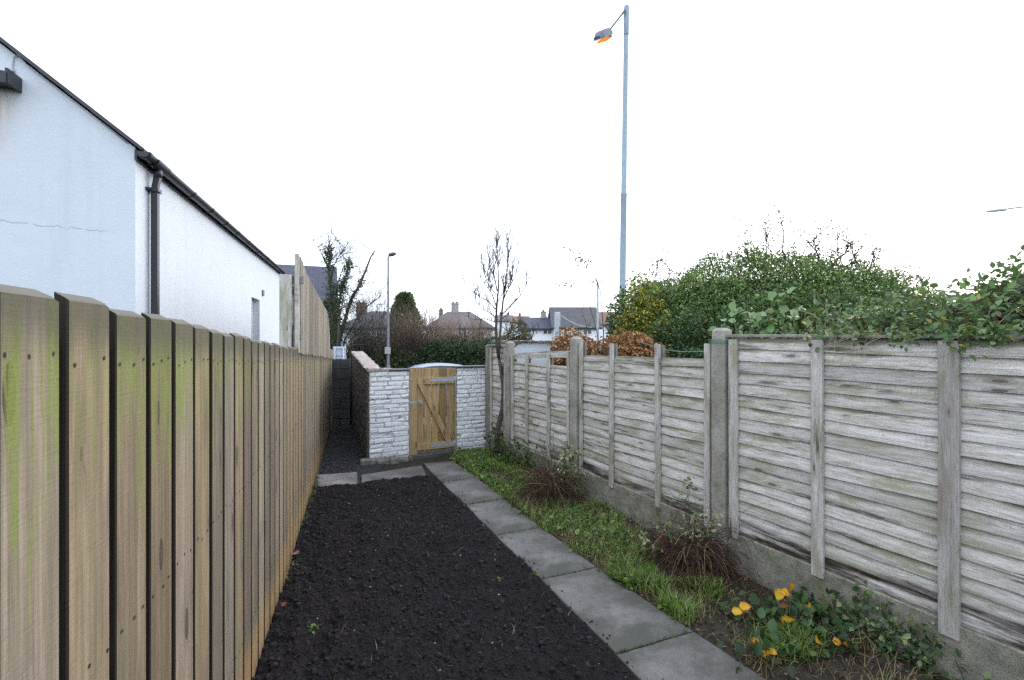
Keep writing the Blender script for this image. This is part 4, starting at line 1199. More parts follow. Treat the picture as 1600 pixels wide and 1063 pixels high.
board_ivy(1430, 1520, 1020, 'sparse green ivy low on the gravel board at the corner of the frame', 150)

# weeds and leaves on the soil
def weed(px, py, label, n, s):
    g = ground_at(px, py); g.z = .05
    r = plant('weed', label, 'weed', g, 'weeds in the soil bed')
    P = rng.normal(0, s, (n, 3)) * np.array([[1, 1, .35]]); P[:, 2] = np.abs(P[:, 2])
    leaves('leaves', P, s * 1.6, LEAF, leaf_cols(n, [(.10, .20, .04), (.16, .26, .06), (.07, .14, .03)]), r, np.tile([[0, 0, 1.0]], (n, 1)), .6)
    b = MB()
    for _ in range(5): b.tube([(0, 0, -.03), tuple(rng.normal(0, s * .6, 3) * [1, 1, 0] + [0, 0, .02])], .002, 3, 0, False)
    b.build('stems', STRAW, r)
weed(486, 994, 'bright green seedling weed in the dark soil close to the left fence', 16, .028)
weed(782, 918, 'tiny pale green weed in the soil near the path edge', 8, .018)
weed(835, 908, 'small grassy weed growing at the edge of the path slab', 12, .016)
weed(545, 795, 'little green weed at the far end of the soil bed', 9, .022)
weed(620, 872, 'flat yellowish weed in the middle of the soil bed', 8, .018)
def fallen(px, py, c, L, label):
    g = ground_at(px, py); g.z = .062
    o = big_leaf('fallen_leaf', (0, 0, .0), (random.gauss(0, 1), random.gauss(0, .4), .1), (0, -.25, 1), L, L * .8, c, None)
    o.location = g; tag(o, label, 'leaf', 'fallen leaves on the soil')
fallen(465, 877, (.36, .24, .20), .085, 'pinkish brown fallen leaf lying on the soil against the left fence')
fallen(445, 961, (.30, .09, .04), .05, 'small rust red fallen leaf near the fence foot')
fallen(556, 962, (.32, .26, .13), .04, 'small yellowish fallen leaf on the open soil')
fallen(730, 848, (.30, .24, .20), .035, 'pale dry leaf scrap on the far soil beside the path')

# -------- young bare tree by the yard wall
def tree_lines(base, d, L, r0, depth, kids, wob, upb, rg, lines, n=6, spread=.7, ratio=.62, start=.3):
    pts = []; p = Vector(base); d = Vector(d).normalized(); seg = L / n; ds = []
    pts.append(p.copy())
    for i in range(n):
        d = (d + Vector((rg.gauss(0, wob), rg.gauss(0, wob), rg.gauss(0, wob) + upb))).normalized()
        p = p + d * seg; pts.append(p.copy()); ds.append(d.copy())
    lines.append((pts, [max(.0008, r0 * (1 - .75 * i / n)) for i in range(n + 1)], depth))
    if depth == 0: return
    for k in range(kids[depth]):
        t = start + (1 - start) * (k + rg.random()) / kids[depth]
        i = min(n - 1, int(t * n)); q = pts[i].lerp(pts[i + 1], t * n - i)
        a = rg.uniform(0, 6.283); o = ds[i].orthogonal().normalized(); o2 = ds[i].cross(o)
        side = o * math.cos(a) + o2 * math.sin(a)
        nd = ds[i] * (1 - spread * .5) + side * spread * rg.uniform(.6, 1.1)
        tree_lines(q, nd, L * ratio * rg.uniform(.7, 1.15) * (1.1 - .4 * t), max(.001, r0 * (1 - .7 * t) * .62), depth - 1, kids, wob, upb, rg, lines, n, spread, ratio, .2)
def lines_mesh(name, lines, m, parent, sel, sides=5):
    b = MB()
    for pts, rr, dp in lines:
        if sel(dp): b.tube(pts, [max(q, .0022) for q in rr], sides if rr[0] > .01 else 3, 0, False)
    return b.build(name, m, parent)
st_ = plant('young_tree', 'bare young tree with a curved trunk in front of the fence by the white wall', 'tree', (-.255, 7.62, 0))
def loc_of(px, py, d): return at(px, py, d) - Vector((-.255, 7.62, 0))
TD = 7.62
tr = MB()
trunk = [(774, 716), (776, 690), (779, 665), (785, 640), (787, 610), (784, 585), (780, 562)]
tp = [loc_of(x, y, TD) for x, y in trunk]; tp[0].z = -.02
tr.tube(tp, [.052, .044, .040, .037, .034, .030, .026], 8)
forkL = [(780, 562), (776, 540), (775, 515), (776, 480), (779, 450), (779, 430)]
forkR = [(784, 580), (792, 557), (806, 540), (818, 522), (826, 510)]
forkM = [(779, 555), (781, 530), (783, 500), (786, 470), (790, 445), (792, 425)]
tr.tube([loc_of(x, y, TD + .03) for x, y in forkL], [.026, .024, .021, .018, .013, .009], 6)
tr.tube([loc_of(x, y, TD - .04) for x, y in forkR], [.019, .016, .013, .010, .006], 6)
tr.tube([loc_of(x, y, TD - .02) for x, y in forkM], [.020, .020, .018, .015, .012, .008], 6)
tr.build('trunk', simple('small_tree_bark', (.085, .072, .06), .9, .15, var=.4, scale=28, bump=.8, bscale=60), st_)
rg = random.Random(5); L_ = []
def limb(pts, r0, twn, tl):
    P3 = [loc_of(x, y, TD + rg.uniform(-.12, .12)) for x, y in pts]
    n = len(P3) - 1
    L_.append((P3, [r0 * (1 - .7 * i / n) for i in range(n + 1)], 1))
    for _ in range(int(twn * 2.3)):
        t = rg.uniform(.15, 1) * n; i = min(n - 1, int(t)); q = P3[i].lerp(P3[i + 1], t - i)
        tree_lines(q, (rg.gauss(0, .34), rg.gauss(0, .34), rg.uniform(.7, 1.3)), rg.uniform(.3, .85) * tl, .0055, 1, {1: 4}, .05, .14, rg, L_, 5, .6)
limb([(776, 480), (768, 458), (755, 440), (745, 425)], .011, 6, .5)
limb([(776, 485), (762, 470), (748, 463), (738, 455), (725, 440), (717, 425)], .010, 5, .35)
limb([(777, 455), (772, 432), (765, 418), (762, 395)], .011, 8, .55)
limb([(779, 430), (778, 410), (776, 390), (776, 374)], .010, 9, .55)
limb([(790, 445), (793, 420), (794, 390), (794, 372)], .010, 8, .5)
limb([(786, 470), (795, 450), (806, 430), (812, 405)], .011, 7, .5)
limb([(778, 500), (764, 488), (752, 482), (742, 470)], .009, 7, .35)
limb([(779, 470), (788, 455), (798, 440), (802, 424)], .009, 8, .45)
limb([(777, 462), (764, 448), (758, 432), (757, 415)], .009, 8, .45)
limb([(784, 492), (798, 478), (810, 466), (820, 450), (823, 440)], .012, 7, .42)
limb([(783, 500), (800, 484), (815, 478)], .008, 3, .3)
limb([(775, 518), (760, 512), (745, 515), (730, 528), (718, 522)], .008, 4, .22)
limb([(776, 505), (758, 498), (740, 500), (722, 490)], .008, 4, .25)
limb([(783, 510), (800, 520), (815, 508)], .006, 3, .25)
limb([(806, 540), (826, 532), (840, 520)], .006, 3, .25)
lines_mesh('twigs', L_, TWIG, st_, lambda d: True, 5)

# ================================================================== BEHIND THE RIGHT FENCE
def profile_pts(xs, hs, yc, dep, zb, n, lump=.25, ls=1.2, shell=.35, powr=2.2, stray=.03):
    """leaf positions in the skin of a hedge whose top line is given, and outward directions"""
    xs = np.array(xs); hs = np.array(hs); x = rng.uniform(xs[0], xs[-1], n * 2)
    h = np.interp(x, xs, hs); a = rng.uniform(-.15, np.pi + .15, n * 2)
    endt = np.minimum((x - xs[0]) / .6, (xs[-1] - x) / .6).clip(0, 1) ** .5
    ca, sa = np.cos(a), np.sin(a)
    lum = np.array([1 + lump * nz(x[i], ca[i] * 2, sa[i] * 2, ls) + lump * .5 * nz(x[i], ca[i] * 2, sa[i] * 2, ls * 3.1) for i in range(n * 2)])
    rr = (1 - shell * rng.random(n * 2) ** 1.6) * lum
    rr = np.where(rng.random(n * 2) < stray, rr * rng.uniform(1.0, 1.06, n * 2), rr)
    px = np.sign(ca) * np.abs(ca) ** (2 / powr); pz = np.sign(sa) * np.abs(sa) ** (2 / powr)
    y = yc + dep * px * rr * (.35 + .65 * endt); z = zb + (h - zb) * pz * np.minimum(rr, 1.02 + lump * .5)
    ok = z > .0
    P = np.stack([x, y, z], 1)[ok][:n]; O = np.stack([0 * x, ca, sa + .2], 1)[ok][:n]
    return P, O
def hedge(name, label, cat, xs, hs, yc, dep, zb, n, size, pal, w=None, group=None, core=(.02, .03, .012), mat=LEAF, corek=.8, **kw):
    c = Vector((float(np.mean(xs)), yc, 0)); r = plant(name, label, cat, c, group)
    P, O = profile_pts(xs, hs, yc, dep, zb, n, **kw); P = P - np.array([[c.x, c.y, 0]])
    cols = leaf_cols(len(P), pal, w)
    cl = np.array([.5 + .5 * nz(p[0], p[1], p[2], 1.7) for p in P])[:, None]
    cols = cols * (.72 + .56 * cl)
    leaves('foliage', P, size, mat, cols, r, O, .55)
    # dark solid core added inside to stop sky showing through
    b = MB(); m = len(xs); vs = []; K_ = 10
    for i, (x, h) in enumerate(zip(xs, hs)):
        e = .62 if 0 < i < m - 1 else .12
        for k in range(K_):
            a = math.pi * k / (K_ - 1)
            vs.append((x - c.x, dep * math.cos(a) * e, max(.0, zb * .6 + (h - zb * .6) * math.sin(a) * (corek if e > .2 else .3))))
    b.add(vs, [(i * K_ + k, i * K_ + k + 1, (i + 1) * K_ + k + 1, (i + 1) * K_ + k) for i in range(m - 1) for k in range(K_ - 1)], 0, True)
    b.build('branches', simple(name + '_dark_core', core, .95, .05, var=.5, scale=9), r)
    return r, c
def prof_px(pts, d): return [((x - CX) / F * d) for x, _ in pts], [H - (y - CY) / F * d for _, y in pts]
HP = [(.10, .19, .05), (.165, .275, .07), (.05, .095, .035), (.26, .36, .10), (.12, .14, .06), (.36, .40, .14)]
xs, hs = prof_px([(985, 466), (1010, 446), (1040, 438), (1066, 426), (1095, 412), (1135, 407), (1190, 402), (1240, 404), (1290, 410), (1345, 415), (1385, 428), (1425, 457), (1470, 478)], 8.6)
bh, c = hedge('large_hedge', 'big rounded dark green hedge behind the fence with bare sprays on top', 'hedge', xs, hs, 8.6, 1.35, .5, 120000, .052, HP, [5, 4, 3.5, 2.6, 1.6, 1.2], lump=.13, ls=1.6, shell=.22, corek=.88, stray=.02)
# wispy shoots standing above the hedge
b = MB(); SP = []
for (px, py, dx, dy) in [(1180, 400, -22, -55), (1195, 398, 8, -60), (1225, 400, -8, -78), (1232, 402, 28, -40), (1262, 404, 18, -38), (1205, 398, -15, -48), (1300, 408, 20, -44), (1328, 412, 24, -30), (1345, 412, -14, -36), (1290, 405, 40, -28), (1370, 420, 22, -34), (1250, 402, 45, -48), (1170, 402, -12, -40), (1040, 433, -10, -28), (1022, 438, 6, -26), (1385, 432, 40, -20), (1318, 410, -6, -46), (1355, 418, 10, -26), (1280, 404, -20, -30)]:
    p = at(px, py + 8, 8.4) - c; q = at(px + dx, py + dy, 8.4 + random.uniform(-.4, .4)) - c
    n = 9; side = Vector((random.gauss(0, .08), random.gauss(0, .1), 0))
    b = MB()
    pts = [p.lerp(q, k / n) + side * math.sin(math.pi * k / n) + Vector((random.gauss(0, .012), 0, random.gauss(0, .01))) for k in range(n + 1)]
    b.tube(pts, [.013 - .0007 * k for k in range(n + 1)], 3, 0, False)
    for k in range(2, n + 1):
        for _ in range(random.choice((1, 2, 4))):
            w = pts[k] + Vector((random.gauss(0, .03), random.gauss(0, .03), random.gauss(0, .03))); SP.append(tuple(w))
        if random.random() < .6:
            pt2 = poly(pts[k], (random.gauss(0, .8), random.gauss(0, .4), .6), random.uniform(.12, .4), 3, .2)
            b.tube(pt2, [.008, .007, .006, .005], 3, 0, False)
            for w in pt2[1:]:
                for _ in range(2): SP.append(tuple(w + Vector((random.gauss(0, .025), random.gauss(0, .025), random.gauss(0, .025)))))
    b.build('shoot', TWIG, bh)
SP = np.array(SP); leaves('shoot_leaves', SP, .05, LEAF, leaf_cols(len(SP), [(.04, .055, .03), (.07, .06, .035), (.05, .08, .03)]), bh, None, .5)

xs, hs = prof_px([(952, 478), (962, 462), (974, 450), (990, 446), (998, 432), (1010, 448), (1040, 452), (1060, 465)], 7.9)
hedge('evergreen_shrub', 'dark evergreen shrub with tips around the foot of the lamp column', 'shrub', xs, hs, 8.1, .55, .4, 9000, .06, [(.05, .105, .03), (.075, .15, .035), (.03, .06, .025), (.12, .18, .05)], lump=.2, ls=2.0)
xs, hs = prof_px([(962, 500), (975, 478), (988, 462), (1005, 456), (1018, 466), (1030, 492), (1045, 505)], 7.45)
hedge('golden_shrub', 'yellow and green variegated shrub at the left end of the big hedge', 'shrub', xs, hs, 7.45, .30, .6, 5200, .055, [(.40, .35, .03), (.48, .41, .05), (.17, .21, .035), (.05, .09, .02)], [2.4, 2, 2.6, 2.6], lump=.3, ls=2.4, core=(.05, .055, .015))
xs, hs = prof_px([(1010, 512), (1060, 488), (1100, 478), (1160, 470), (1240, 468), (1330, 462), (1400, 470)], 7.0)
hedge('laurel_bush', 'glossy dark laurel bush low in front of the big hedge', 'bush', xs, hs, 7.0, .55, .4, 16000, .07, [(.03, .065, .025), (.055, .11, .035), (.08, .15, .045), (.15, .20, .05)], [4, 4, 2, .7], lump=.22, ls=1.6)
# clipped beech hedge with brown leaves
xs, hs = prof_px([(862, 530), (872, 527), (885, 522), (905, 522), (925, 529), (950, 529), (985, 523), (1000, 521), (1012, 522), (1025, 534), (1042, 548), (1050, 556)], 6.6)
hedge('beech_hedge', 'clipped beech hedge with rust brown leaves just behind the stepped fence', 'hedge', xs, hs, 6.75, .28, 1.0, 9000, .055, [(.36, .175, .08), (.46, .25, .125), (.27, .125, .055), (.55, .35, .20), (.17, .095, .05)], None, None, (.14, .075, .04), lump=.16, ls=3.0, mat=DRYLEAF, shell=.28)
# tall whippy shrub with sparse dark leaves
r = plant('whippy_shrub', 'tall thin bare stems carrying a few dark leaves above the beech hedge', 'shrub', (1.2, 6.3, .0))
o0 = Vector((1.2, 6.3, 0)); b = MB(); SP = []
for path, r0 in [([(944, 560), (943, 520), (941, 490), (938, 455), (932, 437), (925, 428)], .006), ([(940, 560), (932, 515), (922, 480), (914, 462), (903, 452), (888, 447), (868, 446)], .004), ([(938, 455), (930, 435), (915, 415), (900, 398), (882, 386), (876, 389)], .003), ([(920, 520), (914, 500), (909, 488), (913, 474)], .003)]:
    pts = [at(x, y, 6.3) - o0 for x, y in path]; b.tube(pts, [r0 * 1.5 * (1 - .5 * i / len(pts)) for i in range(len(pts))], 4, 0, False)
for (x, y, n, s) in [(903, 402, 22, 8), (893, 392, 9, 6), (915, 414, 10, 5), (883, 390, 5, 3), (910, 406, 8, 7), (925, 440, 8, 6), (935, 444, 7, 7), (933, 432, 5, 4), (872, 446, 4, 4), (884, 445, 5, 5), (897, 445, 3, 5), (928, 462, 2, 2), (912, 474, 4, 3), (920, 505, 5, 8)]:
    for _ in range(n): SP.append(tuple(at(x + random.gauss(0, s * .6), y + random.gauss(0, s * .45), 6.3 + random.gauss(0, .05)) - o0))
b.build('stems', TWIGG, r); SP = np.array(SP)
leaves('leaves', SP, .045, LEAF, leaf_cols(len(SP), [(.04, .05, .055), (.055, .06, .05), (.05, .07, .035)]), r, None, .5)
# climbing line tied to the post
b = MB(); q0, q1 = at(1000, 534, 6.0), at(1112, 549, 4.14)
b.tube([q0.lerp(q1, k / 10) - Vector((0, 0, .05 * math.sin(math.pi * k / 10))) for k in range(11)], .0032, 5)
for k in range(3):
    y = 1.85 + .012 * k; xm0, xm1 = 3.925, 4.067
    pp = [(3.77 + -.454 * (a * K) + -.891 * w, .891 * (a * K) - .454 * w, y) for a, w in ((3.925, -.07), (4.067, -.07), (4.067, .066), (3.925, .066), (3.925, -.07))]
    b.tube(pp, .0022, 5)
tag(b.build('garden_twine', simple('green_twine', (.10, .24, .17), .6)), 'thin green twine tied round the tall concrete post and stretched to the hedge', 'twine')

# big soft weeds behind the near panel
def soft_weed(px, py, d, label, n, hgt):
    top = at(px, py, d); r = plant('tall_weed', label, 'weed', (top.x, d, 0), 'tall weeds behind the near fence panel')
    b = MB(); P = []
    for k in range(5):
        a = random.gauss(0, .12); pts = poly((a * .3, random.gauss(0, .05), .8), (a, random.gauss(0, .1), 1), top.z - .8 - random.uniform(0, hgt), 6, .05)
        b.tube(pts, [.009, .008, .008, .007, .006, .005, .004], 5, 0, False)
        for q in pts[3:]:
            for _ in range(n // 20 + 1): P.append((q.x + random.gauss(0, .06), q.y + random.gauss(0, .06), q.z + random.gauss(0, .05)))
    b.build('stems', simple('weed_stem', (.10, .13, .05), .7), r); P = np.array(P)
    leaves('leaves', P, .08, LEAF, leaf_cols(len(P), [(.11, .21, .07), (.15, .26, .10), (.22, .32, .16), (.07, .14, .045)]), r, np.tile([[-.2, -.5, .7]], (len(P), 1)), .8, droop=.5)
soft_weed(1192, 476, 4.15, 'leafy pale green weed with broad leaves just right of the tall concrete post', 80, .2)
soft_weed(1222, 466, 4.05, 'tallest broad leaved green weed above the near fence panel', 80, .15)
soft_weed(1245, 488, 3.95, 'lower broad leaved green weed beside the dead arching stalks', 60, .12)
# brambles
def bramble(name, label, xr, top, dr, n_canes, n_leaf, lsz, seed, low=1.9, twig=TWIG, pal=None):
    rg = random.Random(seed); d0 = sum(dr) / 2; cx_ = ((xr[0] + xr[1]) / 2 - CX) / F * d0
    r = plant(name, label, 'bramble', (cx_, d0, 0), 'brambles over the near fence panel'); o0 = Vector((cx_, d0, 0)); b = MB(); P = []
    for k in range(n_canes):
        px = rg.uniform(*xr); d = rg.uniform(*dr); ty = top(px) + abs(rg.gauss(0, 22))
        z1 = H - (ty - CY) / F * d; X = (px - CX) / F * d
        dirx = rg.choice((-1, 1)) * rg.uniform(.15, .7); s = Vector((X - dirx * .5, d + rg.uniform(-.2, .3), min(1.75, z1 - .25) + rg.uniform(-.3, .1)))
        m = Vector((X - dirx * .15, d, z1)); e = Vector((X + dirx * .55, d + rg.uniform(-.25, .15), z1 - rg.uniform(.0, .35)))
        pts = []
        for i in range(10):
            t = i / 9; pts.append(s * (1 - t) ** 2 + m * 2 * t * (1 - t) + e * t * t - o0 + Vector((rg.gauss(0, .012), rg.gauss(0, .02), rg.gauss(0, .012))))
            W = pts[-1] + o0
            if W.z < 1.96 and W.x < RFX(W.y) + .09: pts[-1].x += RFX(W.y) + .09 + rg.random() * .03 - W.x
        b.tube(pts, [.0045 * (1 - .6 * i / 9) for i in range(10)], 4, rg.choice((0, 0, 1)), False)
        for q in pts[2:]:
            if q.z < low - .15: continue
            W = q + o0
            if W.z < 2.0 and W.x < RFX(W.y) + .10 and not (W.z > 1.80 and rg.random() < .3 and W.x > RFX(W.y) - .18): continue
            for _ in range(max(1, n_leaf // (n_canes * 7))):
                if rg.random() < .85: P.append((q.x + rg.gauss(0, .045), q.y + rg.gauss(0, .05), q.z + rg.gauss(.01, .04)))
    for k in range(n_leaf // 26):
        px = rg.uniform(*xr); Y = 3.77 / ((px - CX) / F + .51); q = Vector((RFX(Y), Y, 1.87)) - o0
        off = rg.gauss(-.01, .05); P.append((q.x + off * .89 + rg.gauss(0, .02), q.y + off * .45, q.z + rg.uniform(.01, .06) - (abs(rg.gauss(0, .05)) if off < -.045 else 0)))
    b.build('canes', [twig, DEADST], r); P = np.array(P)
    leaves('leaves', P, lsz, LEAF, leaf_cols(len(P), pal or [(.08, .15, .045), (.12, .20, .06), (.055, .10, .045), (.18, .26, .11), (.36, .32, .06), (.18, .13, .07)], [5, 4, 4, 1.5, .35, .6]), r, np.tile([[-.2, -.45, .8]], (len(P), 1)), .62, .9)
    return r
tp_l = lambda x: float(np.interp(x, [1240, 1290, 1330, 1400, 1450, 1500, 1540, 1600, 1680], [492, 478, 474, 458, 462, 452, 445, 438, 425]))
bramble('bramble', 'low tangle of green brambles over the middle of the near fence panel', (1270, 1430), lambda x: tp_l(x) + 8, (3.3, 4.3), 85, 4600, .044, 3)
bramble('bramble', 'bramble mound with reddish canes above the dark split batten', (1400, 1570), tp_l, (2.9, 3.9), 95, 4600, .043, 4)
bramble('bramble', 'tall leafy bramble spray arching up at the frame edge above the fence end', (1500, 1690), lambda x: float(np.interp(x, [1500, 1540, 1570, 1600, 1690], [440, 428, 424, 412, 388])), (2.7, 3.3), 80, 4800, .048, 5)
# straggling stems over the panel top
DRYSTALK = simple('dry_stalk', (.26, .21, .15), .9, .1, var=.35, scale=20)
r = plant('dead_stalks', 'pale dry arching stalks hanging over the top of the near fence panel', 'stalks', (2.45, 3.85, 0)); o0 = Vector((2.45, 3.85, 0)); b = MB()
for path in [[(1290, 528), (1284, 505), (1270, 492), (1252, 486), (1240, 483)], [(1300, 530), (1296, 500), (1290, 480), (1292, 468)], [(1280, 530), (1292, 500), (1310, 490)], [(1310, 526), (1325, 512), (1340, 508), (1360, 512)], [(1262, 530), (1268, 508), (1262, 497)], [(1350, 530), (1340, 505), (1352, 490)]]:
    c_ = MB(); c_.tube([at(x, y, 3.75) - o0 for x, y in path], .0045, 5); c_.build('stalk', DRYSTALK, r)
for k in range(18):
    px = random.uniform(1270, 1580); Yd = 3.77 / ((px - CX) / F + .51) + .02
    p = at(px, 528, Yd) - o0
    b.tube(poly(p + Vector((0, .03, .02)), (random.gauss(0, 1), random.gauss(-.25, .2), random.uniform(-.2, .25)), random.uniform(.2, .55), 6, .16, .05), [.0028, .0028, .0025, .002, .0018, .0012, .001], 3, 0, False)
b.build('twigs', DRYSTALK, r)
# ================================================================== STREET FURNITURE
def place_poly(b, pts, rad, n=10, mi=0): b.tube(pts, rad, n, mi)
# tall lamp column with a lit amber lantern
LD = 11.2
base = at(969.5, 500, LD); base.z = GZ
top = at(979, 9, LD)
lp = empty('street_lamp', base); tag(lp, 'tall galvanised street lamp column with a lit amber lantern tilted on a short arm', 'street lamp', 'street lamps')
T = top - base
b = MB()
def on(t): return T * t
b.tube([on(0), on(.14), on(.1405), on(.55), on(.553), on(.556), on(.557), on(.93)], [.105, .105, .082, .070, .078, .078, .066, .058], 14)
recalc(b.build('column', GALVL, lp))
b = MB(); b.tube([on(.93), on(.932), on(.996), on(1.0)], [.062, .066, .066, .05], 14); b.build('bracket_sleeve', GALVL, lp)
a0 = on(.985) + Vector((-.05, -.05, 0)); a1 = at(948, 53, LD - .35) - base
b = MB(); b.tube([a0, a0.lerp(a1, .35), a1], [.030, .022, .020], 8); b.build('arm', simple('dark_arm_steel', (.09, .10, .11), .6, .4), lp)
# lantern: tapered canopy along its own axis, seen from below the tail end
ax = (at(931, 60, LD - 1.0) - at(955, 50, LD - .25)).normalized()
sd = ax.cross(Vector((0, 0, 1))).normalized(); up = sd.cross(ax).normalized()
if up.z < 0: up = -up
tail = a1 - ax * .10
def lpnt(l, s, u): return tail + ax * l + sd * s + up * u
secs = [(0, .11, .06, -.05), (.10, .13, .10, -.05), (.35, .13, .11, -.05), (.62, .12, .09, -.05), (.78, .08, .03, -.05)]
def prism(b, secs, mi=0):
    vs = []
    for l, w, u1, u0 in secs: vs += [lpnt(l, -w, u0), lpnt(l, w, u0), lpnt(l, w, u0 + (u1 - u0) * .55), lpnt(l, w * .6, u1), lpnt(l, -w * .6, u1), lpnt(l, -w, u0 + (u1 - u0) * .55)]
    n = len(secs)
    b.add(vs, [(i * 6 + k, i * 6 + (k + 1) % 6, (i + 1) * 6 + (k + 1) % 6, (i + 1) * 6 + k) for i in range(n - 1) for k in range(6)] + [(5, 4, 3, 2, 1, 0), tuple((n - 1) * 6 + k for k in range(6))], mi)
b = MB(); prism(b, secs); recalc(b.build('lantern_canopy', simple('lantern_grey', (.11, .12, .15), .6, .35), lp))
b = MB(); prism(b, [(.0, .10, -.0525, -.10), (.18, .11, -.0525, -.10), (.20, .11, -.0525, -.10)]); recalc(b.build('gear_tray', simple('lantern_tray', (.42, .38, .38), .6), lp))
t = NT('amber_lamp_glow')
em = t.n('ShaderNodeEmission', {'Color': t.ramp(t.noise(t.obj(), 6, 2), [(.35, (1.0, .23, .03)), (.7, (1.0, .40, .05))]), 'Strength': .5}); t.t.links.new(em.outputs[0], t.out.inputs['Surface']); AMB = t.mat
b = MB(); prism(b, [(.22, .095, -.0525, -.11), (.45, .10, -.0525, -.125), (.68, .08, -.0525, -.105)]); recalc(b.build('lit_bowl', AMB, lp))
b = MB(); b.tube([lpnt(.30, 0, -.135), lpnt(.62, 0, -.128)], .022, 8)
t = NT('sodium_tube'); em = t.n('ShaderNodeEmission', {'Color': (1.0, .72, .25, 1), 'Strength': 1.1}); t.t.links.new(em.outputs[0], t.out.inputs['Surface'])
b.build('lamp_tube', t.mat, lp)
b = MB(); vs = []; n = 8
for i in range(n):
    q = i / (n - 1); c_ = at(932 - 11 * q ** .8, 63 + 17 * q, LD - .9) - base
    for w in (-1, -.4, .4, 1): vs.append(c_ + sd * (w * .10 * (1 - .55 * q)) + Vector((.02 * abs(w), -.02 * abs(w), 0)))
b.add(vs, [(i * 4 + k, i * 4 + k + 1, (i + 1) * 4 + k + 1, (i + 1) * 4 + k) for i in range(n - 1) for k in range(3)])
t = NT('clear_bowl_plastic'); t.base((.55, .55, .52), .4, .3); t.set(t.bsdf.inputs['Alpha'], .75); b.build('hanging_bowl', t.mat, lp)

def small_lamp(px, ptop, d, label, hlen, r=.045):
    q = at(px, ptop, d); r_ = empty('street_lamp', (q.x, d, GZ)); tag(r_, label, 'street lamp', 'street lamps')
    hh = q.z - GZ; b = MB(); b.tube([(0, 0, 0), (0, 0, 1.1), (0, 0, 1.12), (0, 0, hh - .12)], [.075, .075, r, r * .75], 10); b.build('column', simple('dark_lamp_column', (.10, .12, .14), .6, .4), r_)
    b = MB(); b.tube([(-.02, 0, hh - .12), (.04, -.05, hh - .02), (.10, -.12, hh + .0)], [.03, .03, .025], 8); b.build('bracket', GALV, r_)
    b = MB(); vs = []; n = 8
    for i, (l, w, h) in enumerate([(0, .03, .03), (.06, .10, .07), (.25, .13, .085), (.42, .10, .06), (.50, .03, .02)]):
        for k in range(n): a = 2 * math.pi * k / n; vs.append((.02 + l * .75, -.06 - l * .6 + w * math.cos(a) * .7, hh + .02 + h * math.sin(a)))
    b.add(vs, [(i * n + k, i * n + (k + 1) % n, (i + 1) * n + (k + 1) % n, (i + 1) * n + k) for i in range(4) for k in range(n)] + [tuple(range(n - 1, -1, -1)), tuple(range(4 * n, 5 * n))], 0, True)
    recalc(b.build('lantern', simple('dark_lantern', (.06, .065, .07), .5), r_)); return r_
L2 = small_lamp(606.5, 400, 18.3, 'slim dark street lamp far across the road beyond the white wall', .5)
b = MB(); b.cbox(-.11, .11, -.075, -.06, 1.55, 1.80, .004); s_ = b.build('notice_plate', simple('plate_back', (.35, .36, .35), .5), L2)
# lamp whose arm reaches into the sky at the far right
q = at(1541, 328.5, 21.0); r_ = empty('street_lamp', (q.x + 2.55, 21.0, GZ)); tag(r_, 'pale street lamp head reaching in on a long thin arm from beyond the frame edge', 'street lamp', 'street lamps')
hh = q.z - GZ; b = MB(); b.tube([(0, 0, 0), (0, 0, 1.2), (0, 0, 1.22), (0, 0, hh - .1)], [.09, .09, .06, .045], 10); b.build('column', GALVL, r_)
b = MB(); b.tube([(0, 0, hh - .12), (-.25, 0, hh + .14), (-.8, 0, hh + .155), (-1.75, 0, hh + .04)], [.05, .04, .036, .034], 8); b.build('arm', GALVL, r_)
b = MB(); vs = []; n = 10
for (l, w, h) in [(-1.66, .05, .045), (-1.75, .10, .075), (-2.1, .13, .07), (-2.45, .09, .045), (-2.6, .02, .012)]:
    for k in range(n): a = 2 * math.pi * k / n; vs.append((l, w * math.cos(a), hh + .03 - (-1.7 - l) * .10 + h * math.sin(a)))
b.add(vs, [(i * n + k, i * n + (k + 1) % n, (i + 1) * n + (k + 1) % n, (i + 1) * n + k) for i in range(4) for k in range(n)] + [tuple(range(n - 1, -1, -1)), tuple(range(4 * n, 5 * n))], 0, True)
recalc(b.build('lantern', simple('pale_lantern', (.45, .5, .52), .5), r_))

# back of a road sign past the alley
c = at(530.5, 549, 12.0); rs = empty('road_sign', (c.x, 12.0, GZ), .1); tag(rs, 'pale grey back of a low road sign just past the end of the alley fence', 'sign')
zc = c.z - GZ; b = MB(); b.cbox(-.155, .155, -.008, .0, zc - .19, zc + .115, .004); b.build('plate', simple('alu_plate', (.55, .60, .66), .45, .4, .2, var=.1), rs)
b = MB(); b.box(-.15, .15, -.028, -.0085, zc + .05, zc + .075); b.box(-.15, .15, -.028, -.0085, zc - .12, zc - .095); b.build('rails', GALV, rs)
b = MB(); b.tube([(-.10, -.05, 0), (-.10, -.05, zc + .1)], .022, 8); b.build('post', GALV, rs)
b = MB(); b.tube([(.10, -.05, 0), (.10, -.05, zc + .1)], .022, 8); b.build('post', GALV, rs)

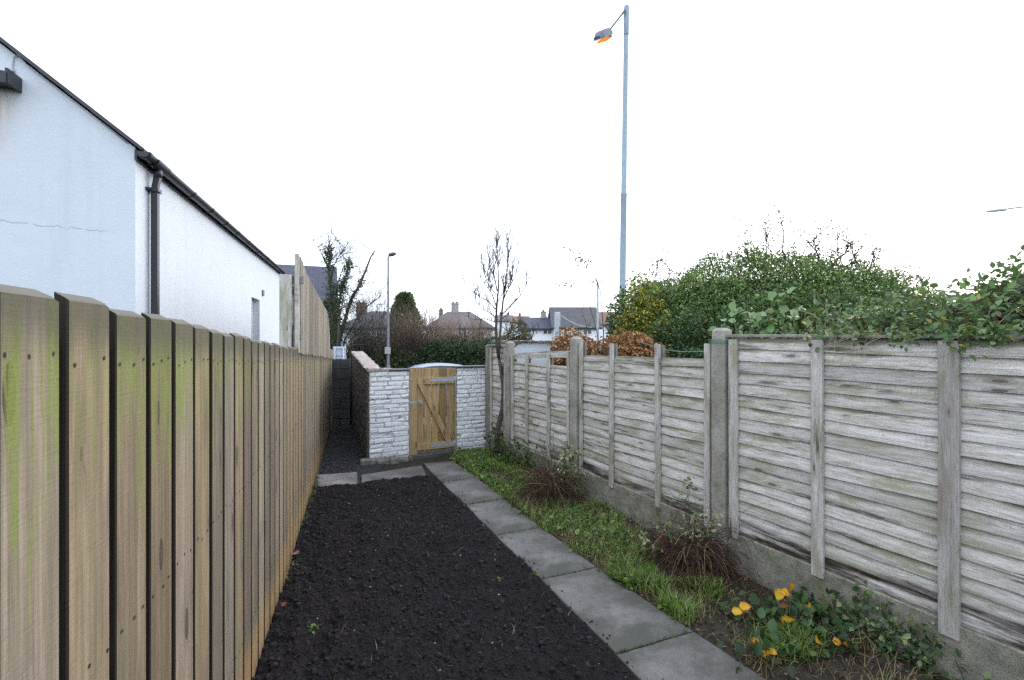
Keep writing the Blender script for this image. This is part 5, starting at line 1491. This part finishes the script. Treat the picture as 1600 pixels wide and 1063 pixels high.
# ------------------------------------------------------------------ parked car
PAINT = NT('silver_car_paint'); PAINT.base((.19, .23, .30), .45, .5, .2); PAINT.set(PAINT.bsdf.inputs['Coat Weight'], .15); PAINT = PAINT.mat
CGL = simple('car_glass', (.02, .025, .03), .06, .6, var=.1)
pk = at(667, 567, 13.6)
car = empty('parked_car', (pk.x, 13.6, GZ), math.atan2(.296, .955) + math.pi)
tag(car, 'silver car parked on the road, only its curved roof showing above the gate and wall', 'car')
st_x = [2.0, 1.9, 1.5, 1.1, .85, .45, .1, -.25, -.65, -1.05, -1.45, -1.8, -2.0, -2.05]
hood = [.55, .68, .82, .90, .94, .95, .96, .96, .96, .97, .97, .95, .88, .7]
wid = [.62, .74, .82, .85, .86, .865, .87, .87, .87, .865, .86, .83, .76, .68]
b = MB(); vs = []
for x, h, w in zip(st_x, hood, wid):
    lo = .22 if abs(x) < 1.9 else .35
    half = [(w * .9, lo), (w, lo + .12), (w * 1.01, .6 * h + .1), (w * .95, h - .04), (w * .82, h)]
    ring = [(y, z) for y, z in half] + [(-y, z) for y, z in half[::-1]]
    vs += [(x, y, z) for y, z in ring]
m = len(st_x)
b.add(vs, [(i * 10 + k, i * 10 + (k + 1) % 10, (i + 1) * 10 + (k + 1) % 10, (i + 1) * 10 + k) for i in range(m - 1) for k in range(10)] + [tuple(range(9, -1, -1)), tuple((m - 1) * 10 + k for k in range(10))], 0, True)
recalc(b.build('body', PAINT, car))
cab = [(1.02, .93, .93), (.78, .93, 1.10), (.50, .93, 1.27), (.28, .93, 1.355), (.0, .93, 1.405), (-.3, .93, 1.42), (-.6, .93, 1.405), (-.95, .93, 1.36), (-1.3, .93, 1.27), (-1.62, .93, 1.12), (-1.88, .93, .95)]
roof = MB(); gl = MB(); vr = []; vg = []
for x, z0, z1 in cab:
    t_ = (z1 - .93) / .49; wt = .79 - .20 * t_
    rr = [(-wt, z1 - .045 * t_)] + [(-wt + (2 * wt) * k / 8, z1 - .045 * t_ * abs(k / 4 - 1) ** 2.4) for k in range(1, 8)] + [(wt, z1 - .045 * t_)]
    vr += [(x, y, z) for y, z in rr]; vg += [(x, -.80, .93), (x, -wt + .004, z1 - .05 * t_), (x, wt - .004, z1 - .05 * t_), (x, .80, .93)]
n = len(cab)
roof.add(vr, [(i * 9 + k, i * 9 + k + 1, (i + 1) * 9 + k + 1, (i + 1) * 9 + k) for i in range(2, 8) for k in range(8)], 0, True)
roof.build('roof', PAINT, car)
gl.add(vg, [(i * 4 + k, i * 4 + k + 1, (i + 1) * 4 + k + 1, (i + 1) * 4 + k) for i in range(n - 1) for k in (0, 2)])
gl.add([vr[i * 9 + k] for i in range(n) for k in range(9)], [(i * 9 + k, i * 9 + k + 1, (i + 1) * 9 + k + 1, (i + 1) * 9 + k) for i in (0, 1, 8, 9) for k in range(8)])
gl.build('windows', CGL, car)
TY = simple('tyre_rubber', (.02, .02, .02), .85, .2); RIM = simple('alloy_rim', (.4, .41, .42), .3, .5, .6)
for x in (1.25, -1.25):
    for y in (.76, -.76):
        b = MB(); b.tube([(x, y - .09, .31), (x, y - .08, .31), (x, y + .08, .31), (x, y + .09, .31)], [.27, .31, .31, .27], 24); wh = b.build('wheel', TY, car)
        s = 1 if y > 0 else -1; b = MB(); b.tube([(x, y + s * .091, .31), (x, y + s * .10, .31)], [.20, .17], 16); b.build('rim', RIM, wh)
for s in (1, -1):
    b = MB(); b.cbox(1.86, 1.985, s * .60 - .10, s * .60 + .10, .60, .70, .02); b.build('headlight', simple('headlight_lens', (.7, .72, .74), .15, .6), car)
    b = MB(); b.cbox(-2.06, -1.97, s * .62 - .08, s * .62 + .08, .66, .86, .02); b.build('tail_light', simple('tail_lens', (.3, .02, .02), .2, .6), car)

# ------------------------------------------------------------------ shed and clothes post beyond the fence
sh = empty('pale_shed', (-.10, 9.25, GZ), 0.02); tag(sh, 'low pale shed with a rough mossy roof edge seen over and through the stepped fence', 'shed')
b = MB(); b.box(-.10, 1.62, 0, 2.4, 0, 2.01); b.build('wall', simple('pale_shed_paint', (.60, .66, .68), .8, .2, var=.12, scale=3), sh)
b = MB(); vs = []; n = 40
for i in range(n + 1):
    x = -.30 + 2.0 * i / n
    for (y, z) in ((-.05, 2.012), (-.06, 2.05), (2.5, 2.055), (2.5, 2.012)): vs.append((x, y + random.uniform(-.012, .012), z + random.uniform(-.006, .012)))
b.add(vs, [(i * 4 + k, i * 4 + (k + 1) % 4, (i + 1) * 4 + (k + 1) % 4, (i + 1) * 4 + k) for i in range(n) for k in range(4)] + [(3, 2, 1, 0), tuple(n * 4 + k for k in range(4))])
recalc(b.build('roof', m_conc('shed_roof_edge', (.13, .12, .10), (.30, .29, .26), .6, 1.5), sh))
q = at(871, 488, 8.9); cp = empty('clothes_post', (q.x, 8.9, -.1)); tag(cp, 'white concrete clothes line post in the neighbouring garden with slack lines', 'post')
b = MB(); hh = q.z + .1; b.cbox(-.052, .052, -.05, .05, 0, hh, .012); b.build('post', simple('white_concrete', (.50, .53, .55), .85, .2, var=.2, scale=12), cp)
b = MB()
for (x, y, d, dz) in ((925, 512, 7.8, -.02), (940, 520, 7.6, -.30)):
    e = at(x, y, d) - Vector((q.x, 8.9, -.1)); s_ = Vector((.05, -.02, hh - .03 + dz))
    b.tube([s_.lerp(e, k / 8) - Vector((0, 0, .05 * math.sin(math.pi * k / 8))) for k in range(9)], .004, 5)
b.build('clothes_line', simple('line_plastic', (.55, .58, .58), .6), cp)
q = at(934, 441, 9.6); b = MB(); b.tube([(0, 0, 0), (0, 0, q.z + .1)], [.028, .022], 8); tp_ = b.build('thin_pole', simple('grey_pole', (.32, .36, .38), .6, .3), None, (q.x, 9.6, -.1)); tag(tp_, 'thin pale grey pole rising beyond the beech hedge beside the sparse stems', 'pole')

# ================================================================== TREES AND HEDGES ACROSS THE ROAD
def bg_leaves(r, P, size, pal, w=None, nm='foliage', mat=LEAF, out=None):
    P = np.array(P); leaves(nm, P, size, mat, leaf_cols(len(P), pal, w), r, out, .6)
DK = [(.028, .06, .026), (.05, .095, .034), (.018, .036, .018), (.08, .13, .045)]
xs, hs = prof_px([(648, 556), (662, 544), (680, 533), (705, 531), (735, 534), (765, 534), (790, 530)], 20.4)
hedge('ivy_hedge', 'dark ivy covered hedge across the road behind the gate', 'hedge', xs, hs, 20.6, .7, GZ + .3, 12000, .10, DK, [4, 3, 4, 1], lump=.16, ls=1.2)
xs, hs = prof_px([(541, 556), (552, 545), (566, 536), (580, 540), (596, 548), (612, 545), (630, 548), (650, 552)], 20.0)
hedge('mixed_hedge', 'loose green and brown hedge across the road beyond the dark alley wall', 'hedge', xs, hs, 20.2, .6, GZ + .2, 8000, .10, [(.03, .06, .02), (.06, .10, .03), (.09, .07, .045), (.02, .035, .015)], lump=.25, ls=1.6, shell=.5)
xs, hs = prof_px([(540, 540), (552, 524), (562, 517), (575, 520), (586, 530), (598, 545)], 20.6)
hedge('garden_bush', 'green bush under the ivy clad tree across the road', 'bush', xs, hs, 20.9, .6, .1, 8000, .11, [(.035, .07, .022), (.06, .11, .035), (.02, .04, .016)], lump=.4, ls=1.1, shell=.8)
xs, hs = prof_px([(784, 530), (790, 514), (802, 505), (816, 502), (826, 510), (832, 528)], 17.0)
hedge('rounded_shrub', 'rounded brownish olive shrub behind the young bare tree', 'shrub', xs, hs, 17.0, .55, .2, 4500, .08, [(.10, .085, .045), (.07, .075, .03), (.13, .10, .06), (.05, .055, .025)], lump=.15, ls=1.6)
# dry verge grass below the hedge
P = []
for _ in range(2600):
    x = random.uniform(-3.2, 1.0); P.append((x, 19.2 + .31 * (x + 2.2) * 0 + random.uniform(-.3, .9), GZ + .02))
tag(blades('verge_grass', np.array(P), .55, .02, GRASSM, leaf_cols(len(P), [(.22, .17, .07), (.14, .13, .05), (.10, .12, .04)]), .8), kind='stuff')

# ivy clad tree
TZ = 19.3; o0 = at(527, 545, TZ); o0.z = GZ
iv = plant('ivy_tree', 'bare multi stemmed tree with ivy clad stems beside the slate roof', 'tree', o0)
def lp_(x, y, dd=0): return at(x, y, TZ + dd) - o0
rg = random.Random(9); L_ = []
stems = [([(524, 575), (522, 540), (519, 500), (517, 460), (515, 425), (514, 398), (514, 384)], .13, 0), ([(528, 575), (531, 535), (540, 495), (550, 468), (561, 447), (570, 424), (578, 402), (586, 392)], .14, .3),
         ([(526, 575), (528, 520), (530, 480), (536, 448), (542, 425), (546, 402)], .11, -.3), ([(530, 575), (540, 530), (556, 500), (575, 478), (592, 466)], .07, .5), ([(525, 570), (520, 520), (524, 470), (530, 440), (538, 412)], .09, .4),
         ([(532, 560), (548, 535), (566, 520), (586, 508)], .05, -.4), ([(515, 425), (506, 405), (498, 388), (488, 376)], .04, 0), ([(517, 440), (523, 415), (530, 398), (541, 388)], .05, .2)]
main = MB()
for pts, r0, dd in stems:
    P3 = [lp_(x + rg.gauss(0, 1), y, dd + rg.gauss(0, .08)) for x, y in pts]; P3[0].z = max(P3[0].z, 0) if P3[0].z > .3 else 0
    n = len(P3) - 1; r0 *= .62; main.tube(P3, [r0 * (1 - .72 * i / n) for i in range(n + 1)], 7)
    for k in range(11):
        t_ = rg.uniform(.25, 1) * n; i = min(n - 1, int(t_)); q = P3[i].lerp(P3[i + 1], t_ - i)
        ang = rg.choice((1, 1, -1)) if r0 < .12 else 1
        tree_lines(q, (rg.gauss(.45, .8), rg.gauss(0, .5), rg.uniform(.0, .75)), rg.uniform(.6, 1.3), .017, 2, {2: 6, 1: 5}, .10, .05, rg, L_, 5, .75, .58)
main.build('trunk', TWIGG, iv); lines_mesh('branches', L_, TWIGG, iv, lambda d: d >= 0, 4)
P = []
def along(pts, n, s0, dd):
    for _ in range(n):
        t_ = random.random() * (len(pts) - 1); i = int(t_); f = t_ - i
        x = pts[i][0] + (pts[i + 1][0] - pts[i][0]) * f; y = pts[i][1] + (pts[i + 1][1] - pts[i][1]) * f
        lum = .5 + .8 * abs(nz(x * .08, y * .08, 3, 1))
        P.append(tuple(lp_(x, y, dd) + Vector((random.gauss(0, s0 * lum), random.gauss(0, s0 * lum), random.gauss(0, s0 * .6)))))
along([(523, 560), (519, 500), (517, 460), (515, 425), (514, 400), (514, 388)], 1500, .14, 0)
along([(517, 470), (525, 455), (533, 445), (540, 452)], 500, .16, -.2)
along([(528, 500), (530, 480), (536, 448), (543, 420), (546, 408)], 900, .11, -.3)
along([(540, 495), (550, 468), (561, 447), (566, 434)], 420, .09, .3)
along([(526, 540), (532, 500)], 500, .16, -.2)
bg_leaves(iv, P, .085, DK, [3, 4, 3, 1.4], 'ivy_leaves')

# conifer and bare shrubs
def cone_tree(px0, px1, ytop, d, label):
    x = ((px0 + px1) / 2 - CX) / F * d; w = (px1 - px0) / 2 / F * d; zt = H - (ytop - CY) / F * d
    r = plant('conifer', label, 'tree', (x, d, GZ)); n = 9000
    u = rng.random(n) ** .8; z = .6 + (zt - GZ - .6) * u
    rad = w * np.minimum(1, (1.03 - u) * 2.2) ** .5
    a = rng.uniform(0, 6.283, n); lum = np.array([1 + .42 * nz(math.cos(a[i]) * 1.9, math.sin(a[i]) * 1.9, z[i] * 1.6, 1.3) for i in range(n)])
    q = rad * lum * (1 - .4 * rng.random(n) ** 2); P = np.stack([np.cos(a) * q, np.sin(a) * q, z], 1)
    o_ = np.stack([np.cos(a), np.sin(a), .8 * np.ones(n)], 1)
    leaves('foliage', P, .22, LEAF, leaf_cols(n, [(.045, .075, .02), (.07, .11, .03), (.03, .05, .016), (.10, .13, .04)]), r, o_, .4)
    b = MB(); b.tube([(0, 0, 0), (0, 0, (zt - GZ) * .8)], [.16, .04], 7); b.build('trunk', TWIG, r)
cone_tree(609, 656, 459, 34, 'dense green conifer across the road right of the slim lamp')
def bare_shrub(px, d, ytop, w, n, m, label, seed, size=.017):
    rg = random.Random(seed); x = (px - CX) / F * d; zt = H - (ytop - CY) / F * d - GZ
    r = plant('bare_shrub', label, 'shrub', (x, d, GZ), 'bare shrubs across the road'); L2_ = []
    for _ in range(int(n * 1.7)):
        dx = rg.gauss(0, .22)
        tree_lines((rg.gauss(0, w * .35), rg.gauss(0, .3), .1), (dx, rg.gauss(0, .15), 1), zt * rg.uniform(.6, 1.05), size, 1, {1: 10}, .07, .0, rg, L2_, 6, .6, .35)
    lines_mesh('branches', L2_, m, r, lambda q: True, 4)
TWB2 = simple('olive_twig', (.12, .09, .06), .9, .1, var=.35, scale=4)
bare_shrub(632, 21.6, 494, .9, 60, TWIGB, 'brown bare shrub just right of the slim lamp, below the conifer', 1)
bare_shrub(652, 21.9, 478, .9, 55, TWB2, 'tallest olive brown bare shrub in front of the conifer', 2)
bare_shrub(678, 22.2, 496, 1.1, 75, TWIGB, 'reddish brown bare shrub over the left end of the ivy hedge', 3)
bare_shrub(706, 22.2, 499, 1.1, 75, TWIGB, 'reddish brown bare shrub below the white chimney', 4)
bare_shrub(735, 22.4, 498, 1.1, 75, TWIGB, 'reddish brown bare shrub below the grey hipped roof end', 5)
bare_shrub(760, 22.0, 505, .9, 55, TWB2, 'dark tangled bare shrub left of the young tree', 6)
bare_shrub(640, 20.9, 515, 1.0, 45, TWIG, 'low dark bare bush at the pavement by the slim lamp', 7)
bare_shrub(566, 19.9, 418, 1.3, 34, TWIGG, 'tall tangle of fine pale bare stems right of the ivy clad stems', 9, .012)
bare_shrub(588, 20.2, 452, 1.2, 30, TWIGG, 'lower tangle of fine bare stems beside the slim lamp column', 10, .011)
bare_shrub(590, 21.4, 505, .9, 26, TWIG, 'bare dark shrub between the ivy clad tree and the slim lamp', 8)
def far_tree(px, d, ytop, label, seed):
    rg = random.Random(seed); x = (px - CX) / F * d; zt = H - (ytop - CY) / F * d - GZ
    r = plant('bare_tree', label, 'tree', (x, d, GZ), 'bare trees behind the bungalow'); L2_ = []
    tree_lines((0, 0, 0), (0, 0, 1), zt * .62, .28, 3, {3: 9, 2: 6, 1: 5}, .05, .05, rg, L2_, 6, .75, .62, .35)
    lines_mesh('trunk', L2_, TWIGG, r, lambda q: q == 3, 6); lines_mesh('branches', L2_, TWIGG, r, lambda q: q < 3, 4)
far_tree(848, 62, 463, 'leafless tree behind the bungalow roof, the darker left one', 21); far_tree(871, 64, 466, 'leafless tree just left of the bungalow ridge', 22)

# ================================================================== HOUSES BEYOND
def uvroof(b_quads, name, m, parent):
    me = bpy.data.meshes.new(name); vs = [p for q in b_quads for p in q]; fs = []; k = 0
    for q in b_quads: fs.append(tuple(range(k, k + len(q)))); k += len(q)
    me.from_pydata(vs, [], fs); me.update(); uv = me.uv_layers.new(name='UVMap'); me.materials.append(m)
    for p, q in zip(me.polygons, b_quads):
        e = (Vector(q[1]) - Vector(q[0])).normalized(); nn = p.normal; f = nn.cross(e)
        for li, pt in zip(p.loop_indices, q): d_ = Vector(pt) - Vector(q[0]); uv.data[li].uv = (d_.dot(e), d_.dot(f))
    return link(bpy.data.objects.new(name, me), parent)
def house(label, pl, pr_, d, yeave, yridge, roofm, hip, chims, wins, depth=7.0, wallm=WHITE, cat='house', group='houses across the road', hipl=None, rz=0, ext=.25):
    x0, x1 = (pl - CX) / F * d, (pr_ - CX) / F * d; ze = H - (yeave - CY) / F * d - GZ; zr = H - (yridge - CY) / F * (d + depth / 2) - GZ
    cx_ = (x0 + x1) / 2; w = (x1 - x0) / 2; r = empty('house', (cx_, d, GZ), rz); tag(r, label, cat, group)
    b = MB()
    if hip: b.box(-w, w, .0, depth, 0, ze)
    else:
        for xx in (-w, w): b.add([(xx, 0, 0), (xx, depth, 0), (xx, depth, ze), (xx, depth / 2, zr - .12), (xx, 0, ze)], [(0, 1, 2, 3, 4)])
        b.add([(-w, 0, 0), (w, 0, 0), (w, 0, ze), (-w, 0, ze)], [(0, 1, 2, 3)]); b.add([(-w, depth, 0), (w, depth, 0), (w, depth, ze), (-w, depth, ze)], [(3, 2, 1, 0)])
    recalc(b.build('wall', wallm, r)); o = ext; W = w + o; sl = (zr - ze) / (depth / 2); zo = ze - sl * o * .6
    ia = hip if hip else 0; ib = (hipl if hipl is not None else ia) if hip else 0
    A, B_, C_, D_ = (-W, -o, zo), (W, -o, zo), (W, depth + o, zo), (-W, depth + o, zo); E, G = (-W + ib, depth / 2, zr), (W - ia, depth / 2, zr)
    q = [[A, B_, G, E], [C_, D_, E, G]]
    if hip: q += [[B_, C_, G], [D_, A, E]]
    rf = uvroof(q, 'roof', roofm, r); sm_ = rf.modifiers.new('thick', 'SOLIDIFY'); sm_.thickness = .12; sm_.offset = -1
    b = MB(); b.box(-W, W, -o - .06, -o + .02, zo - .16, zo - .06); b.build('gutter', PLAST, r)
    for (px, pw, yt, yb, m, pots) in chims:
        dd = d + depth / 2; X = (px - CX) / F * dd - cx_; hw = pw / 2 / F * dd; zt = H - (yt - CY) / F * dd - GZ
        b = MB(); b.box(X - hw, X + hw, depth / 2 - hw * .7, depth / 2 + hw * .7, zr - .6, zt - .12); b.box(X - hw * 1.12, X + hw * 1.12, depth / 2 - hw * .8, depth / 2 + hw * .8, zt - .118, zt)
        ch = b.build('chimney', m, rf)
        for k in range(pots):
            b = MB(); xx = X + hw * (.0 if pots == 1 else (-.5 + k)); b.tube([(xx, depth / 2, zt + .002), (xx, depth / 2, zt + .17)], [.12, .10], 8); b.build('chimney_pot', CHIMB, ch)
    for (wl, wr, yt, yb) in wins:
        a, c_ = (wl - CX) / F * d - cx_, (wr - CX) / F * d - cx_; z0, z1 = H - (yb - CY) / F * d - GZ, H - (yt - CY) / F * d - GZ
        b = MB(); f = .07; b.box(a, a + f, -.05, -.002, z0, z1); b.box(c_ - f, c_, -.05, -.002, z0, z1); b.box(a + f, c_ - f, -.05, -.002, z0, z0 + f); b.box(a + f, c_ - f, -.05, -.002, z1 - f, z1); b.box((a + c_) / 2 - .03, (a + c_) / 2 + .03, -.048, -.002, z0 + f, z1 - f)
        wn = b.build('window', UPVC, r); b = MB(); b.box(a + f, c_ - f, -.02, -.003, z0 + f, z1 - f); b.build('pane', GLASS, wn)
    return r
house('white house with a grey hipped roof and brick chimney behind the slim lamp', 528, 622, 44, 511, 486.5, ROOFG, 2.2, [(565, 14, 473, 0, CHIMB, 2)], [(560, 574, 520, 533), (588, 602, 520, 533)], wallm=simple('shaded_white', (.60, .64, .68), .8))
house('white house with a hipped slate roof and a tall white chimney behind the brown shrubs', 668, 770, 44, 511, 487, ROOFG, 2.6, [(711, 11, 474, 0, CHIMG, 2), (689, 6, 484, 0, CHIMB, 1)], [(688, 702, 518, 532), (718, 730, 518, 532), (745, 757, 518, 532)], hipl=1.6)
house('white bungalow with a plain dark brown tiled roof across the neighbouring gardens', 866, 936, 44, 510.5, 480, ROOFB, 0, [], [(911, 925, 514, 524)], depth=6)
house('lower white wing with a blue slate roof and small chimney left of the brown roof', 816, 864, 45, 512.5, 496, ROOFS, 0, [(849, 8, 487, 0, CHIMG, 1)], [(848, 863, 513, 523)], depth=5)
house('partly hidden white house with a red brown roof right of the bungalow', 939, 975, 52, 506, 487.5, ROOFR, 0, [], [(945, 951, 510, 517)], depth=6)
house('far small house with a red brown roof showing over the rounded shrub', 799, 826, 80, 503, 494, ROOFR, 0, [(812, 4, 490, 0, CHIMB, 1)], [], depth=6)
house('far grey roofed house just left of the blue slate wing', 774, 800, 82, 501, 492.5, ROOFG, 0, [(782, 4, 489, 0, CHIMB, 1), (794, 4, 489, 0, CHIMB, 1)], [], depth=6)
# slate roofed house with an ivy covered end wall
h_ = house('house with a blue slate roof and ivy covered wall behind the tall board screen', 380, 515, 21.2, 468, 415, ROOFS, 0, [], [], depth=6.0, wallm=simple('old_brick_wall', (.12, .085, .07), .9, .1, var=.4, scale=5), rz=R(21))
hx = h_.location; P = []
for _ in range(3400):
    px = 500 + 21 * random.random() ** .8; py = 466 + 100 * random.random()
    q = at(px, py, 21.2 - abs(random.gauss(.06, .10))) - hx; P.append((q.x, q.y, max(.05, q.z)))
bg_leaves(h_, P, .12, [(.02, .05, .02), (.03, .07, .025), (.015, .03, .014), (.045, .085, .03)], None, 'wall_ivy')

# ================================================================== SKY, SUN, CAMERA
SUN_AZ = math.atan2(.60, .70)      # from +Y toward +X
SUN_EL = R(30)
w = bpy.data.worlds.new('World'); sc.world = w; w.use_nodes = True
nt = w.node_tree; bg = nt.nodes['Background']
sky = nt.nodes.new('ShaderNodeTexSky'); sky.sky_type = 'NISHITA'; sky.sun_disc = False
sky.sun_elevation = SUN_EL; sky.sun_rotation = SUN_AZ; sky.dust_density = 3.0; sky.air_density = 1.0; sky.ozone_density = 1.0
# a bright thin overcast veils the clear sky
mx = nt.nodes.new('ShaderNodeMixRGB'); mx.inputs['Fac'].default_value = .72
mx.inputs['Color2'].default_value = (11.8, 13.0, 15.0, 1)
nt.links.new(sky.outputs[0], mx.inputs['Color1']); nt.links.new(mx.outputs[0], bg.inputs['Color'])
bg.inputs['Strength'].default_value = .10
sun = bpy.data.lights.new('sun', 'SUN'); sun.energy = .5; sun.angle = R(24); sun.color = (1, .95, .88)
so = bpy.data.objects.new('sun', sun); COL.objects.link(so)
dv = Vector((math.sin(SUN_AZ) * math.cos(SUN_EL), math.cos(SUN_AZ) * math.cos(SUN_EL), math.sin(SUN_EL)))
so.rotation_euler = (-dv).to_track_quat('-Z', 'Y').to_euler(); so.location = (6, 4, 12)
cam = bpy.data.cameras.new('camera'); cam.lens = 17.0; cam.sensor_width = 36; cam.clip_end = 2000; cam.clip_start = .05
co = bpy.data.objects.new('camera', cam); COL.objects.link(co); co.location = (0, 0, H); co.rotation_euler = (R(90), 0, 0); sc.camera = co
vs_ = sc.view_settings; vs_.view_transform = 'Standard'; vs_.look = 'None'; vs_.gamma = 1; vs_.use_curve_mapping = False; vs_.exposure = 1.08
sc.cycles.max_bounces = 6; sc.cycles.diffuse_bounces = 4; sc.cycles.transparent_max_bounces = 8
sc.cycles.use_denoising = False
